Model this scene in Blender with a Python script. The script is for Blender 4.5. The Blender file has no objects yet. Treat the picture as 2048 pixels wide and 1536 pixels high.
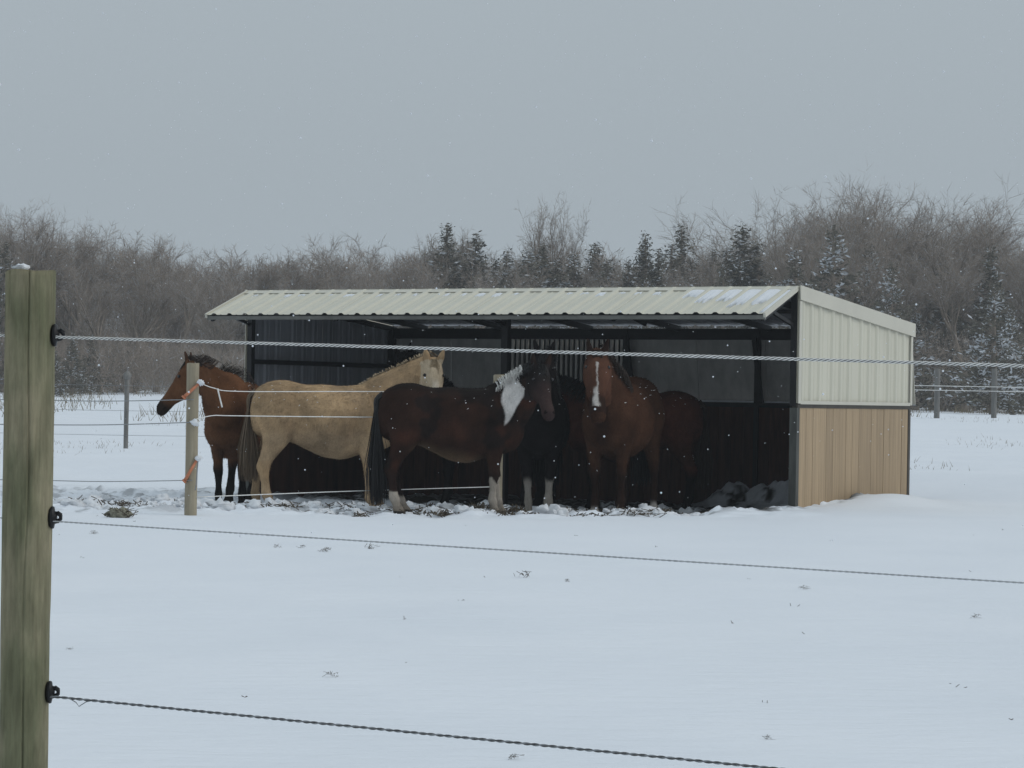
import bpy, math, random
import numpy as np
from mathutils import Vector, Matrix
R = math.radians
random.seed(11); rng = np.random.default_rng(11)
scene = bpy.context.scene
col = scene.collection

# ------------------------------------------------------------------ camera, sky, sun, exposure
CAM_Z = 1.22
cam_d = bpy.data.cameras.new('camera')
cam_d.sensor_width = 36.0; cam_d.lens = 36.0 * 5200 / 2048
cam_d.clip_start = 0.05; cam_d.clip_end = 3000
cam = bpy.data.objects.new('camera', cam_d); col.objects.link(cam)
cam.location = (0, 0, CAM_Z); cam.rotation_euler = (R(90.30), R(-1.0), 0)
scene.camera = cam

SUN_EL, SUN_AZ = 36.0, 98.0          # veiled sun off to the right, on the gable side
world = bpy.data.worlds.new('World'); scene.world = world; world.use_nodes = True
wn, wl = world.node_tree.nodes, world.node_tree.links
wn.clear()
w_out = wn.new('ShaderNodeOutputWorld'); bg = wn.new('ShaderNodeBackground')
sky = wn.new('ShaderNodeTexSky'); sky.sky_type = 'NISHITA'; sky.sun_disc = False
sky.sun_elevation = R(SUN_EL); sky.sun_rotation = R(SUN_AZ); sky.dust_density = 6; sky.air_density = 2
hs = wn.new('ShaderNodeHueSaturation'); hs.inputs['Saturation'].default_value = 0.25
wl.new(sky.outputs[0], hs.inputs['Color'])
# closed cloud deck: even all round, a little brighter towards the zenith (overcast law)
tc = wn.new('ShaderNodeTexCoord'); sep = wn.new('ShaderNodeSeparateXYZ'); wl.new(tc.outputs['Generated'], sep.inputs[0])
mx = wn.new('ShaderNodeMath'); mx.operation = 'MAXIMUM'; mx.inputs[1].default_value = 0; wl.new(sep.outputs['Z'], mx.inputs[0])
ml = wn.new('ShaderNodeMath'); ml.operation = 'MULTIPLY_ADD'; ml.inputs[1].default_value = 0.78; ml.inputs[2].default_value = 1.0
wl.new(mx.outputs[0], ml.inputs[0])
deck = wn.new('ShaderNodeVectorMath'); deck.operation = 'SCALE'; deck.inputs[0].default_value = (3.46, 3.98, 4.38)
wl.new(ml.outputs[0], deck.inputs['Scale'])
mixw = wn.new('ShaderNodeMixRGB'); mixw.inputs[0].default_value = 0.94
wl.new(hs.outputs[0], mixw.inputs[1]); wl.new(deck.outputs[0], mixw.inputs[2])
wl.new(mixw.outputs[0], bg.inputs['Color']); bg.inputs['Strength'].default_value = 0.1
wl.new(bg.outputs[0], w_out.inputs['Surface'])

sun_d = bpy.data.lights.new('sun', 'SUN'); sun_d.energy = 0.74; sun_d.angle = R(40); sun_d.color = (1, 0.97, 0.93)
sun = bpy.data.objects.new('sun', sun_d); col.objects.link(sun)
d = Vector((math.sin(R(SUN_AZ)) * math.cos(R(SUN_EL)), math.cos(R(SUN_AZ)) * math.cos(R(SUN_EL)), math.sin(R(SUN_EL))))
sun.rotation_euler = d.to_track_quat('Z', 'Y').to_euler()

scene.view_settings.view_transform = 'Standard'; scene.view_settings.look = 'None'
scene.view_settings.exposure = 0.0; scene.view_settings.gamma = 1.0
scene.view_settings.use_curve_mapping = False
scene.render.engine = 'CYCLES'
scene.cycles.use_denoising = True
scene.cycles.max_bounces = 6; scene.cycles.diffuse_bounces = 4; scene.cycles.volume_bounces = 2

# ------------------------------------------------------------------ helpers
def link(o, parent=None):
    col.objects.link(o)
    if parent is not None: o.parent = parent
    return o
def tag(o, label=None, cat=None, group=None, kind=None):
    if label: o['label'] = label
    if cat: o['category'] = cat
    if group: o['group'] = group
    if kind: o['kind'] = kind
    return o
def empty(name, loc=(0, 0, 0), rz=0, parent=None):
    o = bpy.data.objects.new(name, None); o.empty_display_size = .2
    o.location = loc; o.rotation_euler = (0, 0, rz)
    return link(o, parent)
def mesh_obj(name, v, f, mats, parent=None, smooth=False, fm=None):
    me = bpy.data.meshes.new(name)
    me.from_pydata([tuple(p) for p in v], [], [tuple(q) for q in f])
    for m in (mats if isinstance(mats, (list, tuple)) else [mats]): me.materials.append(m)
    if fm is not None: me.polygons.foreach_set('material_index', np.asarray(fm, dtype=np.int32))
    if smooth: me.polygons.foreach_set('use_smooth', np.ones(len(me.polygons), dtype=bool))
    me.update()
    return link(bpy.data.objects.new(name, me), parent)
def np_mesh(name, v, faces, k, mats, fm=None, smooth=False):
    """fast mesh from numpy: faces (n,k)"""
    v = np.asarray(v, dtype=np.float32); faces = np.asarray(faces, dtype=np.int32)
    me = bpy.data.meshes.new(name)
    me.vertices.add(len(v)); me.vertices.foreach_set('co', v.ravel())
    n = len(faces)
    me.loops.add(n * k); me.loops.foreach_set('vertex_index', faces.ravel())
    me.polygons.add(n); me.polygons.foreach_set('loop_start', np.arange(0, n * k, k, dtype=np.int32))
    me.polygons.foreach_set('loop_total', np.full(n, k, dtype=np.int32))
    for m in (mats if isinstance(mats, (list, tuple)) else [mats]): me.materials.append(m)
    if fm is not None: me.polygons.foreach_set('material_index', np.asarray(fm, dtype=np.int32))
    if smooth: me.polygons.foreach_set('use_smooth', np.ones(n, dtype=bool))
    me.update(calc_edges=True); me.validate()
    return me

class MB:
    def __init__(s): s.v, s.f, s.m = [], [], []
    def add(s, v, f, mi=0):
        b = len(s.v); s.v += [tuple(p) for p in v]; s.f += [tuple(i + b for i in q) for q in f]; s.m += [mi] * len(f)
    def box(s, a, b, mi=0, bev=0.0):
        (x0, y0, z0), (x1, y1, z1) = a, b
        v = [(x0, y0, z0), (x1, y0, z0), (x1, y1, z0), (x0, y1, z0), (x0, y0, z1), (x1, y0, z1), (x1, y1, z1), (x0, y1, z1)]
        s.add(v, [(0, 3, 2, 1), (4, 5, 6, 7), (0, 1, 5, 4), (1, 2, 6, 5), (2, 3, 7, 6), (3, 0, 4, 7)], mi)
    def bar(s, p, q, w, h, up=(0, 0, 1), mi=0):
        p, q = Vector(p), Vector(q); t = (q - p).normalized(); sd = t.cross(Vector(up)).normalized(); u = sd.cross(t)
        v = []
        for c in (p, q):
            for a, b in ((-1, -1), (1, -1), (1, 1), (-1, 1)): v.append(c + sd * (a * w / 2) + u * (b * h / 2))
        s.add(v, [(0, 1, 2, 3), (7, 6, 5, 4), (0, 4, 5, 1), (1, 5, 6, 2), (2, 6, 7, 3), (3, 7, 4, 0)], mi)
    def tube(s, pts, rad, n=6, mi=0, cap=True):
        pts = [Vector(p) for p in pts]; m = len(pts)
        rad = rad if isinstance(rad, (list, tuple)) else [rad] * m
        v = []; ref = None
        for i, p in enumerate(pts):
            t = (pts[min(i + 1, m - 1)] - pts[max(i - 1, 0)]).normalized()
            if ref is None: ref = Vector((0, 0, 1)) if abs(t.z) < .9 else Vector((1, 0, 0))
            a = t.cross(ref).normalized(); b = a.cross(t).normalized(); ref = b
            for k in range(n):
                an = 2 * math.pi * k / n
                v.append(p + (a * math.cos(an) + b * math.sin(an)) * rad[i])
        f = []
        for i in range(m - 1):
            for k in range(n):
                k2 = (k + 1) % n
                f.append((i * n + k, i * n + k2, (i + 1) * n + k2, (i + 1) * n + k))
        if cap: f.append(tuple(range(n))[::-1]); f.append(tuple((m - 1) * n + k for k in range(n)))
        s.add(v, f, mi)
    def obj(s, name, mats, parent=None, smooth=False):
        return mesh_obj(name, s.v, s.f, mats, parent, smooth, s.m)

def _h(i, j, k, seed):
    n = (i * 374761393 + j * 668265263 + k * 2147483647 + seed * 974634777) & 0xFFFFFFFF
    n = ((n ^ (n >> 13)) * 1274126177) & 0xFFFFFFFF
    return ((n ^ (n >> 16)) & 0xFFFF) / 65535.0
def noise(p, seed=0):
    """value noise in -1..1, p (n,3)"""
    p = np.asarray(p, dtype=np.float64); i = np.floor(p).astype(np.int64); f = p - i; f = f * f * (3 - 2 * f)
    r = 0
    for dx in (0, 1):
        for dy in (0, 1):
            for dz in (0, 1):
                w = (f[:, 0] if dx else 1 - f[:, 0]) * (f[:, 1] if dy else 1 - f[:, 1]) * (f[:, 2] if dz else 1 - f[:, 2])
                r = r + w * _h(i[:, 0] + dx, i[:, 1] + dy, i[:, 2] + dz, seed)
    return r * 2 - 1
def fbm(p, oct=4, seed=0):
    a, s, r = 1.0, 1.0, 0
    for o in range(oct): r = r + a * noise(np.asarray(p) * s, seed + o); a *= .5; s *= 2.03
    return r
def sstep(a, b, x): t = np.clip((x - a) / (b - a), 0, 1); return t * t * (3 - 2 * t)

# ------------------------------------------------------------------ materials
def mat(name, rgb, rough=.7, var=0, vscale=(4, 4, 4), bump=0, bscale=30, metal=0, spec=.3, rnd=0, rgb2=None, coord='Object', detail=5):
    m = bpy.data.materials.new(name); m.use_nodes = True
    n, l = m.node_tree.nodes, m.node_tree.links
    b = n['Principled BSDF']; b.inputs['Roughness'].default_value = rough; b.inputs['Metallic'].default_value = metal
    b.inputs['Specular IOR Level'].default_value = spec
    b.inputs['Base Color'].default_value = (*rgb, 1)
    t = n.new('ShaderNodeTexCoord'); mp = n.new('ShaderNodeMapping'); mp.inputs['Scale'].default_value = vscale
    l.new(t.outputs[coord], mp.inputs[0])
    out = None
    if var or rgb2:
        nz = n.new('ShaderNodeTexNoise'); nz.inputs['Scale'].default_value = 1; nz.inputs['Detail'].default_value = detail
        nz.inputs['Roughness'].default_value = .65
        l.new(mp.outputs[0], nz.inputs['Vector'])
        if rnd:
            oi = n.new('ShaderNodeObjectInfo'); ad = n.new('ShaderNodeVectorMath'); ad.operation = 'ADD'
            sc_ = n.new('ShaderNodeVectorMath'); sc_.operation = 'SCALE'; sc_.inputs[0].default_value = (37, 23, 51)
            l.new(oi.outputs['Random'], sc_.inputs['Scale']); l.new(mp.outputs[0], ad.inputs[0]); l.new(sc_.outputs[0], ad.inputs[1]); l.new(ad.outputs[0], nz.inputs['Vector'])
        cr = n.new('ShaderNodeValToRGB'); l.new(nz.outputs[0], cr.inputs[0])
        c2 = rgb2 or tuple(c * (1 - var) for c in rgb)
        c1 = rgb if rgb2 else tuple(min(1, c * (1 + var)) for c in rgb)
        cr.color_ramp.elements[0].position = .3; cr.color_ramp.elements[0].color = (*c2, 1)
        cr.color_ramp.elements[1].position = .7; cr.color_ramp.elements[1].color = (*c1, 1)
        out = cr.outputs[0]
    if rnd:
        oi2 = n.new('ShaderNodeObjectInfo'); mr = n.new('ShaderNodeMapRange')
        mr.inputs['To Min'].default_value = 1 - rnd; mr.inputs['To Max'].default_value = 1 + rnd
        l.new(oi2.outputs['Random'], mr.inputs[0])
        vm = n.new('ShaderNodeVectorMath'); vm.operation = 'SCALE'
        if out: l.new(out, vm.inputs[0])
        else: vm.inputs[0].default_value = rgb
        l.new(mr.outputs[0], vm.inputs['Scale']); out = vm.outputs[0]
    if out: l.new(out, b.inputs['Base Color'])
    if bump:
        nb = n.new('ShaderNodeTexNoise'); nb.inputs['Scale'].default_value = bscale; nb.inputs['Detail'].default_value = 4
        l.new(t.outputs[coord] if vscale == (4, 4, 4) else mp.outputs[0], nb.inputs['Vector'])
        bp = n.new('ShaderNodeBump'); bp.inputs['Strength'].default_value = bump; bp.inputs['Distance'].default_value = .02
        l.new(nb.outputs[0], bp.inputs['Height']); l.new(bp.outputs[0], b.inputs['Normal'])
    return m

M = {}
M['sheet'] = mat('painted_steel', (.595, .57, .47), .42, .05, (2, 2, .6), spec=.4)
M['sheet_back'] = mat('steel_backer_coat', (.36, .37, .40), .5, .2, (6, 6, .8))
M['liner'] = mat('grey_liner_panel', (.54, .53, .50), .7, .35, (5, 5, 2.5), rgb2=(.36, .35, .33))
M['slat'] = mat('pale_slat', (.62, .60, .55), .7, .25, (12, 12, 3), rnd=.2)
M['trim'] = mat('trim_steel', (.56, .535, .455), .42, .05, (2, 2, 2), spec=.4)
M['eave'] = mat('eave_steel', (.16, .16, .145), .5, .2, (4, 4, 4))
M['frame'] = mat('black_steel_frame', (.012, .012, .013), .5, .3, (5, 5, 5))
M['edge_frame'] = mat('brown_steel_frame', (.055, .047, .038), .55, .3, (6, 6, 2))
M['corner_post'] = mat('grey_corner_post', (.075, .077, .07), .6, .4, (8, 8, 1.5))
M['plank'] = mat('pine_plank', (.47, .345, .215), .65, .2, (30, 30, .9), .35, 8, rnd=.11, rgb2=(.32, .235, .15), detail=8)
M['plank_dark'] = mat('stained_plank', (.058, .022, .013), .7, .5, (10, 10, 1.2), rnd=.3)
M['snow'] = mat('snow_lump', (.86, .88, .91), .8, .03, (9, 9, 9), .6, 26, spec=.1)
M['wire_white'] = mat('white_rope_strand', (.74, .73, .70), .6, .15, (40, 40, 40))
M['wire_dark'] = mat('dark_strand', (.09, .09, .09), .5, .2, (40, 40, 40))
M['wire_mid'] = mat('pale_grey_wire', (.40, .41, .42), .5, .2, (40, 40, 40))
M['rope_shadow'] = mat('rope_gap_shade', (.13, .13, .13), .6, .15, (40, 40, 40))  # thin dark strands stand for the shade in gaps between white ones
M['wire_grey'] = mat('grey_wire', (.24, .25, .26), .45, .2, (40, 40, 40), metal=.2)
M['insulator'] = mat('black_plastic', (.008, .008, .009), .4, 0)
M['orange'] = mat('orange_plastic', (.50, .19, .10), .5, .2, (20, 20, 20))
M['post2'] = mat('weathered_post', (.38, .33, .24), .8, .25, (14, 14, 1.2), .3, 14, rgb2=(.24, .205, .145))
M['post_far'] = mat('grey_post', (.17, .165, .155), .8, .3, (10, 10, 2))
M['bark'] = mat('bark', (.225, .185, .15), .9, .35, (3, 3, 1))
M['twig'] = mat('twigs', (.29, .238, .195), .9, .3, (.8, .8, .8))
M['twig_snow'] = mat('rimed_twigs', (.42, .42, .43), .9, .1, (1, 1, 1))
M['cedar'] = mat('cedar_foliage', (.115, .105, .08), .9, .4, (1.4, 1.4, 1.4))
M['cedar_snow'] = mat('snowy_foliage', (.56, .58, .61), .9, .06, (2, 2, 2))
M['grass'] = mat('dry_grass', (.20, .165, .11), .9, .3, (3, 3, 3))
M['dung'] = mat('frozen_dung', (.27, .26, .20), .9, .5, (30, 30, 30), .5, 40)
M['hay'] = mat('hay', (.085, .068, .048), .9, .4, (30, 30, 30))
M['hair_black'] = mat('black_hair', (.012, .011, .011), .55, .3, (20, 20, 3))
M['hair_brown'] = mat('brown_hair', (.03, .017, .011), .6, .3, (20, 20, 3))
M['hair_pale'] = mat('flaxen_hair', (.36, .275, .175), .65, .25, (20, 20, 3))
M['hair_tan'] = mat('tan_hair', (.13, .092, .058), .65, .3, (20, 20, 3))
M['hair_white'] = mat('white_hair', (.62, .60, .57), .65, .1, (20, 20, 3))
M['eye'] = mat('dark_eye', (.006, .005, .005), .12, 0, spec=.5)

def flake_material():
    m = mat('snowflake', (.9, .92, .95), .8, 0); n, l = m.node_tree.nodes, m.node_tree.links
    t = n.new('ShaderNodeBsdfTranslucent'); t.inputs[0].default_value = (.95, .97, 1, 1); x = n.new('ShaderNodeMixShader'); x.inputs[0].default_value = .5
    l.new(n['Principled BSDF'].outputs[0], x.inputs[1]); l.new(t.outputs[0], x.inputs[2]); l.new(x.outputs[0], n['Material Output'].inputs[0]); return m
M['flake'] = flake_material()
def coat_material():
    m = bpy.data.materials.new('coat'); m.use_nodes = True; n, l = m.node_tree.nodes, m.node_tree.links
    b = n['Principled BSDF']; b.inputs['Roughness'].default_value = .9; b.inputs['Specular IOR Level'].default_value = .04
    a = n.new('ShaderNodeAttribute'); a.attribute_name = 'coat'
    t = n.new('ShaderNodeTexCoord'); mp = n.new('ShaderNodeMapping'); mp.inputs['Scale'].default_value = (60, 60, 22)
    l.new(t.outputs['Object'], mp.inputs[0])
    nz = n.new('ShaderNodeTexNoise'); nz.inputs['Scale'].default_value = 1; nz.inputs['Detail'].default_value = 6; l.new(mp.outputs[0], nz.inputs['Vector'])
    mr = n.new('ShaderNodeMapRange'); mr.inputs['From Min'].default_value = .3; mr.inputs['From Max'].default_value = .7
    mr.inputs['To Min'].default_value = .88; mr.inputs['To Max'].default_value = 1.10; l.new(nz.outputs[0], mr.inputs[0])
    v = n.new('ShaderNodeVectorMath'); v.operation = 'SCALE'; l.new(a.outputs['Color'], v.inputs[0]); l.new(mr.outputs[0], v.inputs['Scale'])
    l.new(v.outputs[0], b.inputs['Base Color'])
    bp = n.new('ShaderNodeBump'); bp.inputs['Strength'].default_value = .35; bp.inputs['Distance'].default_value = .012
    l.new(nz.outputs[0], bp.inputs['Height']); l.new(bp.outputs[0], b.inputs['Normal'])
    return m
M['coat'] = coat_material()

def ground_material():
    m = bpy.data.materials.new('snowy_ground'); m.use_nodes = True; n, l = m.node_tree.nodes, m.node_tree.links
    b = n['Principled BSDF']; b.inputs['Roughness'].default_value = .75; b.inputs['Specular IOR Level'].default_value = .12
    b.inputs['Sheen Weight'].default_value = .25; b.inputs['Sheen Roughness'].default_value = .3
    t = n.new('ShaderNodeTexCoord')
    a = n.new('ShaderNodeAttribute'); a.attribute_name = 'soil'
    nz = n.new('ShaderNodeTexNoise'); nz.inputs['Scale'].default_value = 9; nz.inputs['Detail'].default_value = 6; l.new(t.outputs['Object'], nz.inputs['Vector'])
    soil = n.new('ShaderNodeValToRGB'); l.new(nz.outputs[0], soil.inputs[0])
    soil.color_ramp.elements[0].position = .35; soil.color_ramp.elements[0].color = (.010, .008, .006, 1)
    soil.color_ramp.elements[1].position = .72; soil.color_ramp.elements[1].color = (.042, .034, .024, 1)
    n2 = n.new('ShaderNodeTexNoise'); n2.inputs['Scale'].default_value = .6; n2.inputs['Detail'].default_value = 5; l.new(t.outputs['Object'], n2.inputs['Vector'])
    sn = n.new('ShaderNodeValToRGB'); l.new(n2.outputs[0], sn.inputs[0])
    sn.color_ramp.elements[0].position = .3; sn.color_ramp.elements[0].color = (.78, .815, .865, 1)
    sn.color_ramp.elements[1].position = .7; sn.color_ramp.elements[1].color = (.83, .86, .905, 1)
    mx_ = n.new('ShaderNodeMixRGB'); l.new(a.outputs['Fac'], mx_.inputs[0]); l.new(sn.outputs[0], mx_.inputs[1]); l.new(soil.outputs[0], mx_.inputs[2])
    l.new(mx_.outputs[0], b.inputs['Base Color'])
    n3 = n.new('ShaderNodeTexNoise'); n3.inputs['Scale'].default_value = 5; n3.inputs['Detail'].default_value = 7; n3.inputs['Roughness'].default_value = .6
    mp = n.new('ShaderNodeMapping'); mp.inputs['Scale'].default_value = (.6, 1.6, 1); l.new(t.outputs['Object'], mp.inputs[0]); l.new(mp.outputs[0], n3.inputs['Vector'])
    bp = n.new('ShaderNodeBump'); bp.inputs['Strength'].default_value = .5; bp.inputs['Distance'].default_value = .05
    l.new(n3.outputs[0], bp.inputs['Height']); l.new(bp.outputs[0], b.inputs['Normal'])
    return m
M['ground'] = ground_material()

# ------------------------------------------------------------------ shed frame (used by the ground too)
TH = R(31.0); CT, ST = math.cos(TH), math.sin(TH)
SX, SY = 3.246, 29.70                 # right front corner
SL, SD = 7.80, 3.36                   # length, depth
Z_PEAK, Z_REAR, Z_EAVE, OVER = 2.53, 2.21, 2.20, .88
Z_WOOD = 1.18
def to_shed(x, y):
    dx, dy = x - SX, y - SY
    return dx * CT - dy * ST, dx * ST + dy * CT

# ------------------------------------------------------------------ ground
def ground_z(x, y, fine=True):
    x = np.asarray(x, dtype=float); y = np.asarray(y, dtype=float)
    sx, sy = to_shed(x, y)
    z = np.zeros_like(x)
    # yard in front of and in the shed lies a little lower
    yard = sstep(26.5, 28.2, y - .30 * np.clip(x, 0, 4)) * (1 - sstep(36, 44, y)) * (1 - sstep(-.35, .05, sx)) * (1 - sstep(SD, SD + 1.2, sy))
    z -= yard * (.06 + .115 * sstep(28.2, 30.6, y))
    # far fields climb gently
    rt = sstep(-10, 8, x)
    z += rt * (.80 * sstep(44, 76, y) + .1 * sstep(76, 140, y)) + (1 - rt) * (1.15 * sstep(60, 140, y))
    # wind scoop right of the shed: the snow steps up along a crest
    t = np.clip((y - 33.9) / 6.0, -.3, 1.6)
    cx = 6.75 - .55 * t + .25 * np.sin(y * .8)
    ridge = sstep(-2.4, .9, (y - 35.2) * .75 + (x - 6.3) * .9) * sstep(3.8, 5.2, x) * (1 - sstep(46, 60, y))
    z += .27 * ridge
    # drift against the gable wall
    z += .10 * np.exp(-((sx - .55) / .5) ** 2) * np.exp(-((sy - 1.7) / .9) ** 2) * (sx > -.02)
    z += .055 * np.exp(-((sx - .25) / .5) ** 2) * np.exp(-((sy - 2.0) / 1.6) ** 2) * (sx > -.02)
    shp = x.shape; P = np.stack([x.ravel(), y.ravel(), np.zeros(x.size)], 1)
    pile = sstep(-2.9, -1.9, sx) * (1 - sstep(-.25, -.05, sx)) * np.exp(-((sy - 2.75) / .45) ** 2) * (sy < SD)
    z += pile * (.27 + .13 * fbm(P * [2.2, 2.2, 1], 3, 81).reshape(shp))
    big = fbm(P * [.18, .3, 1], 3, 5).reshape(shp)
    z += big * .02 * sstep(3, 12, y) * (1 + 2 * sstep(45, 70, y))
    if fine:
        tr = trample(x, y)
        n1 = fbm(P * [2.6, 2.6, 1], 4, 21).reshape(shp); n2 = 1 - np.abs(fbm(P * [5.2, 5.2, 1], 3, 31)).reshape(shp)
        n4 = fbm(P * [13, 13, 1], 2, 71).reshape(shp)
        z += tr * (n1 * .055 + (n2 - .6) * .06 + n4 * .016)
        lip = np.exp(-((y - 26.9 - .33 * np.clip(x, 0, 4)) / .35) ** 2) * sstep(-4, -2.5, x) * (1 - sstep(3.0, 3.5, x))
        z += lip * (.015 + .03 * n1)
        far = sstep(34, 40, y) * (1 - sstep(120, 140, y))
        z += far * np.clip(fbm(P * [1.1, .8, 1], 3, 41).reshape(shp), -.2, 1) * .022
    return z
def trample(x, y):
    sx, sy = to_shed(x, y)
    a = sstep(26.7, 27.5, y - .33 * np.clip(x, 0, 4) + .35 * np.clip(-x - 2.2, 0, 6)) * (1 - sstep(36, 38, y))
    b = sstep(-9, -6, x) * (1 - sstep(.0, .3, sx)) * (1 - sstep(SD - .1, SD + .3, sy))
    return np.clip(a * b, 0, 1)
def soil_mask(x, y):
    sx, sy = to_shed(x, y); shp = x.shape
    P = np.stack([x.ravel(), y.ravel(), np.zeros(x.size)], 1)
    n1 = fbm(P * [1.5, 1.5, 1], 4, 51).reshape(shp); n2 = fbm(P * [5, 5, 1], 3, 61).reshape(shp)
    inside = sstep(-.75, -.35, sy + .25 * n1) * (1 - sstep(SD - .05, SD, sy)) * sstep(-SL, -SL + .1, sx) * (1 - sstep(-.1, -.02, sx))
    blown = sstep(.45, .75, n1 * .6 + n2 * .5 + .5 * np.exp(-((sx + .9) / .9) ** 2) * np.exp(-((sy - .9) / .5) ** 2)) \
        + .9 * sstep(.05, .4, n2 + .3 * n1) * np.exp(-((sx + .85) / .8) ** 2) * np.exp(-((sy - 1.2) / .45) ** 2)
    heap = sstep(-2.9, -2.0, sx) * sstep(1.9, 2.4, sy) * sstep(-.85, -.4, n2 + .3 * n1); blown = np.clip(blown + .75 * heap, 0, 1)
    m = inside * (1 - np.clip(blown, 0, 1)) * (1 - .75 * sstep(-3.6, -4.6, sx) * (1 - sstep(.2, .9, sy)))
    tr = trample(x, y) * (1 - inside)
    specks = sstep(.34, .62, n2 + .35 * n1) * tr * (.45 + .45 * sstep(-2.5, -.5, x)); specks = np.maximum(specks, tr * sstep(.15, .5, n2 + .5 * n1) * sstep(-1.9, -.9, sy) * sstep(-5.5, -3.5, sx) * .95)
    return np.clip(m + specks, 0, 1)

def axis(segs):
    out = []
    for a, b, st in segs: out += list(np.arange(a, b, st))
    return np.array(out)
def grow(a, st, fac, lim):
    out = []; v = a
    while v < lim: out.append(v); v += st; st *= fac
    return np.array(out + [lim])
gx = np.concatenate([-grow(7.0, .06, 1.09, 238)[::-1], np.arange(-6.95, 4.0, .035), np.arange(4.0, 9.0, .07), grow(9.0, .1, 1.1, 238)])
gy = np.concatenate([-grow(0, .5, 1.25, 50)[::-1], np.arange(.4, 25.0, .2), np.arange(25.0, 34.6, .035), np.arange(34.6, 60, .14), grow(60, .3, 1.05, 398)])
GX, GY = np.meshgrid(gx, gy)
GZ = ground_z(GX, GY)
nx, ny = len(gx), len(gy)
idx = np.arange(nx * ny).reshape(ny, nx)
faces = np.stack([idx[:-1, :-1].ravel(), idx[:-1, 1:].ravel(), idx[1:, 1:].ravel(), idx[1:, :-1].ravel()], 1)
gme = np_mesh('snow_field', np.stack([GX.ravel(), GY.ravel(), GZ.ravel()], 1), faces, 4, M['ground'], smooth=True)
at = gme.attributes.new('soil', 'FLOAT', 'POINT'); at.data.foreach_set('value', soil_mask(GX, GY).ravel().astype(np.float32))
go = link(bpy.data.objects.new('snow_field', gme)); tag(go, 'snow covered field trampled and dirty round the shed', 'snow', kind='structure')
def gz(x, y): return float(ground_z(np.array([[x]]), np.array([[y]]))[0, 0])

# ------------------------------------------------------------------ the shed
shed = empty('run_in_shed', (SX, SY, 0), -TH)
tag(shed, 'open fronted horse shelter with ribbed beige metal roof and wood lower walls', 'shed')
PITCH = SL / 32
def rib_profile(w, pitch, off=0.0):
    pts = []; n = int(round(w / pitch))
    for i in range(n):
        c = (i + .5) * pitch
        pts += [(c - .046, 0), (c - .018, .021), (c + .018, .021), (c + .046, 0)]
        if pitch > .2: pts += [(c + pitch * .38, 0), (c + pitch * .385 + .008, .005), (c + pitch * .385 + .02, .005), (c + pitch * .385 + .028, 0)]
    return [(0, 0)] + [p for p in pts if p[0] < w - .001] + [(w, 0)]
def sheet(name, o, ex, ey, ez, w, pitch, len_fn, mats, parent, prof=None, th=.004, nseg=1, start_fn=None):
    """ribbed sheet: ex across, ey along, ez outward; two material sides"""
    o, ex, ey, ez = Vector(o), Vector(ex), Vector(ey), Vector(ez)
    pr = prof or rib_profile(w, pitch)
    v, f, m = [], [], []
    for (a, h) in pr:
        L = len_fn(a); s0 = start_fn(a) if start_fn else 0
        v += [o + ex * a + ez * h + ey * s0, o + ex * a + ez * h + ey * L, o + ex * a + ez * (h - th) + ey * s0, o + ex * a + ez * (h - th) + ey * L]
    n = len(pr)
    flip = ex.cross(ey).dot(ez) < 0
    for i in range(n - 1):
        b, c = i * 4, i * 4 + 4
        q = [((b, c, c + 1, b + 1), 0), ((b + 2, b + 3, c + 3, c + 2), 1), ((b, b + 2, c + 2, c), 0), ((b + 1, c + 1, c + 3, b + 3), 0)]
        for g, k in q: f.append(g[::-1] if flip else g); m.append(k)
    for b in (0, (n - 1) * 4): f.append((b, b + 1, b + 3, b + 2)); m.append(0)
    return mesh_obj(name, v, f, mats, parent, fm=m)
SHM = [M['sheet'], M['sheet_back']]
slopeR = math.atan2(Z_PEAK - Z_REAR, SD); slopeF = math.atan2(Z_PEAK - Z_EAVE, OVER)
roofL = math.hypot(Z_PEAK - Z_EAVE, OVER); roofRL = math.hypot(Z_PEAK - Z_REAR, SD + .08)
for i in range(8):
    x0 = -SL + i * SL / 8
    ey = Vector((0, -math.cos(slopeF), -math.sin(slopeF))); ez = Vector((0, -math.sin(slopeF), math.cos(slopeF)))
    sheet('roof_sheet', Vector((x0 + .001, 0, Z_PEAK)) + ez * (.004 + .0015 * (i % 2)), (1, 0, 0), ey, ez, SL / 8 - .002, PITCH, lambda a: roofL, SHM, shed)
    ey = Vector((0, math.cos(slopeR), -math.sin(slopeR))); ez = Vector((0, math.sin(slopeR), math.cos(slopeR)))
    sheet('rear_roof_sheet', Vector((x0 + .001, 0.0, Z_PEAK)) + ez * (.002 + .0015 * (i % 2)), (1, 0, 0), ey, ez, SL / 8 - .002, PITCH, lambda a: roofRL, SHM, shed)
# ridge cap, eave trim, rake trims
b = MB()
b.bar((-SL - .01, -.05, Z_PEAK - .004), (.012, -.05, Z_PEAK - .004), .115, .006, up=(0, -math.sin(slopeF), math.cos(slopeF)))
b.bar((-SL - .01, .05, Z_PEAK + .016), (.012, .05, Z_PEAK + .016), .10, .006, up=(0, math.sin(slopeR), math.cos(slopeR)))
b.obj('ridge_cap', M['trim'], shed)
b = MB(); b.box((-SL, -OVER + .015, Z_EAVE - .058), (0, -OVER + .045, Z_EAVE - .012)); b.obj('eave_trim', M['eave'], shed)
for xs in (0.0, -SL):
    b = MB(); b.bar((xs + (.003 if xs == 0 else -.003), -OVER - .005, Z_EAVE - .012), (xs + (.003 if xs == 0 else -.003), -.02, Z_PEAK - .005), .03, .055); b.obj('overhang_rake_trim', M['trim'], shed)
def gable_top(y): return Z_PEAK + (Z_REAR - Z_PEAK) * y / SD
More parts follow.
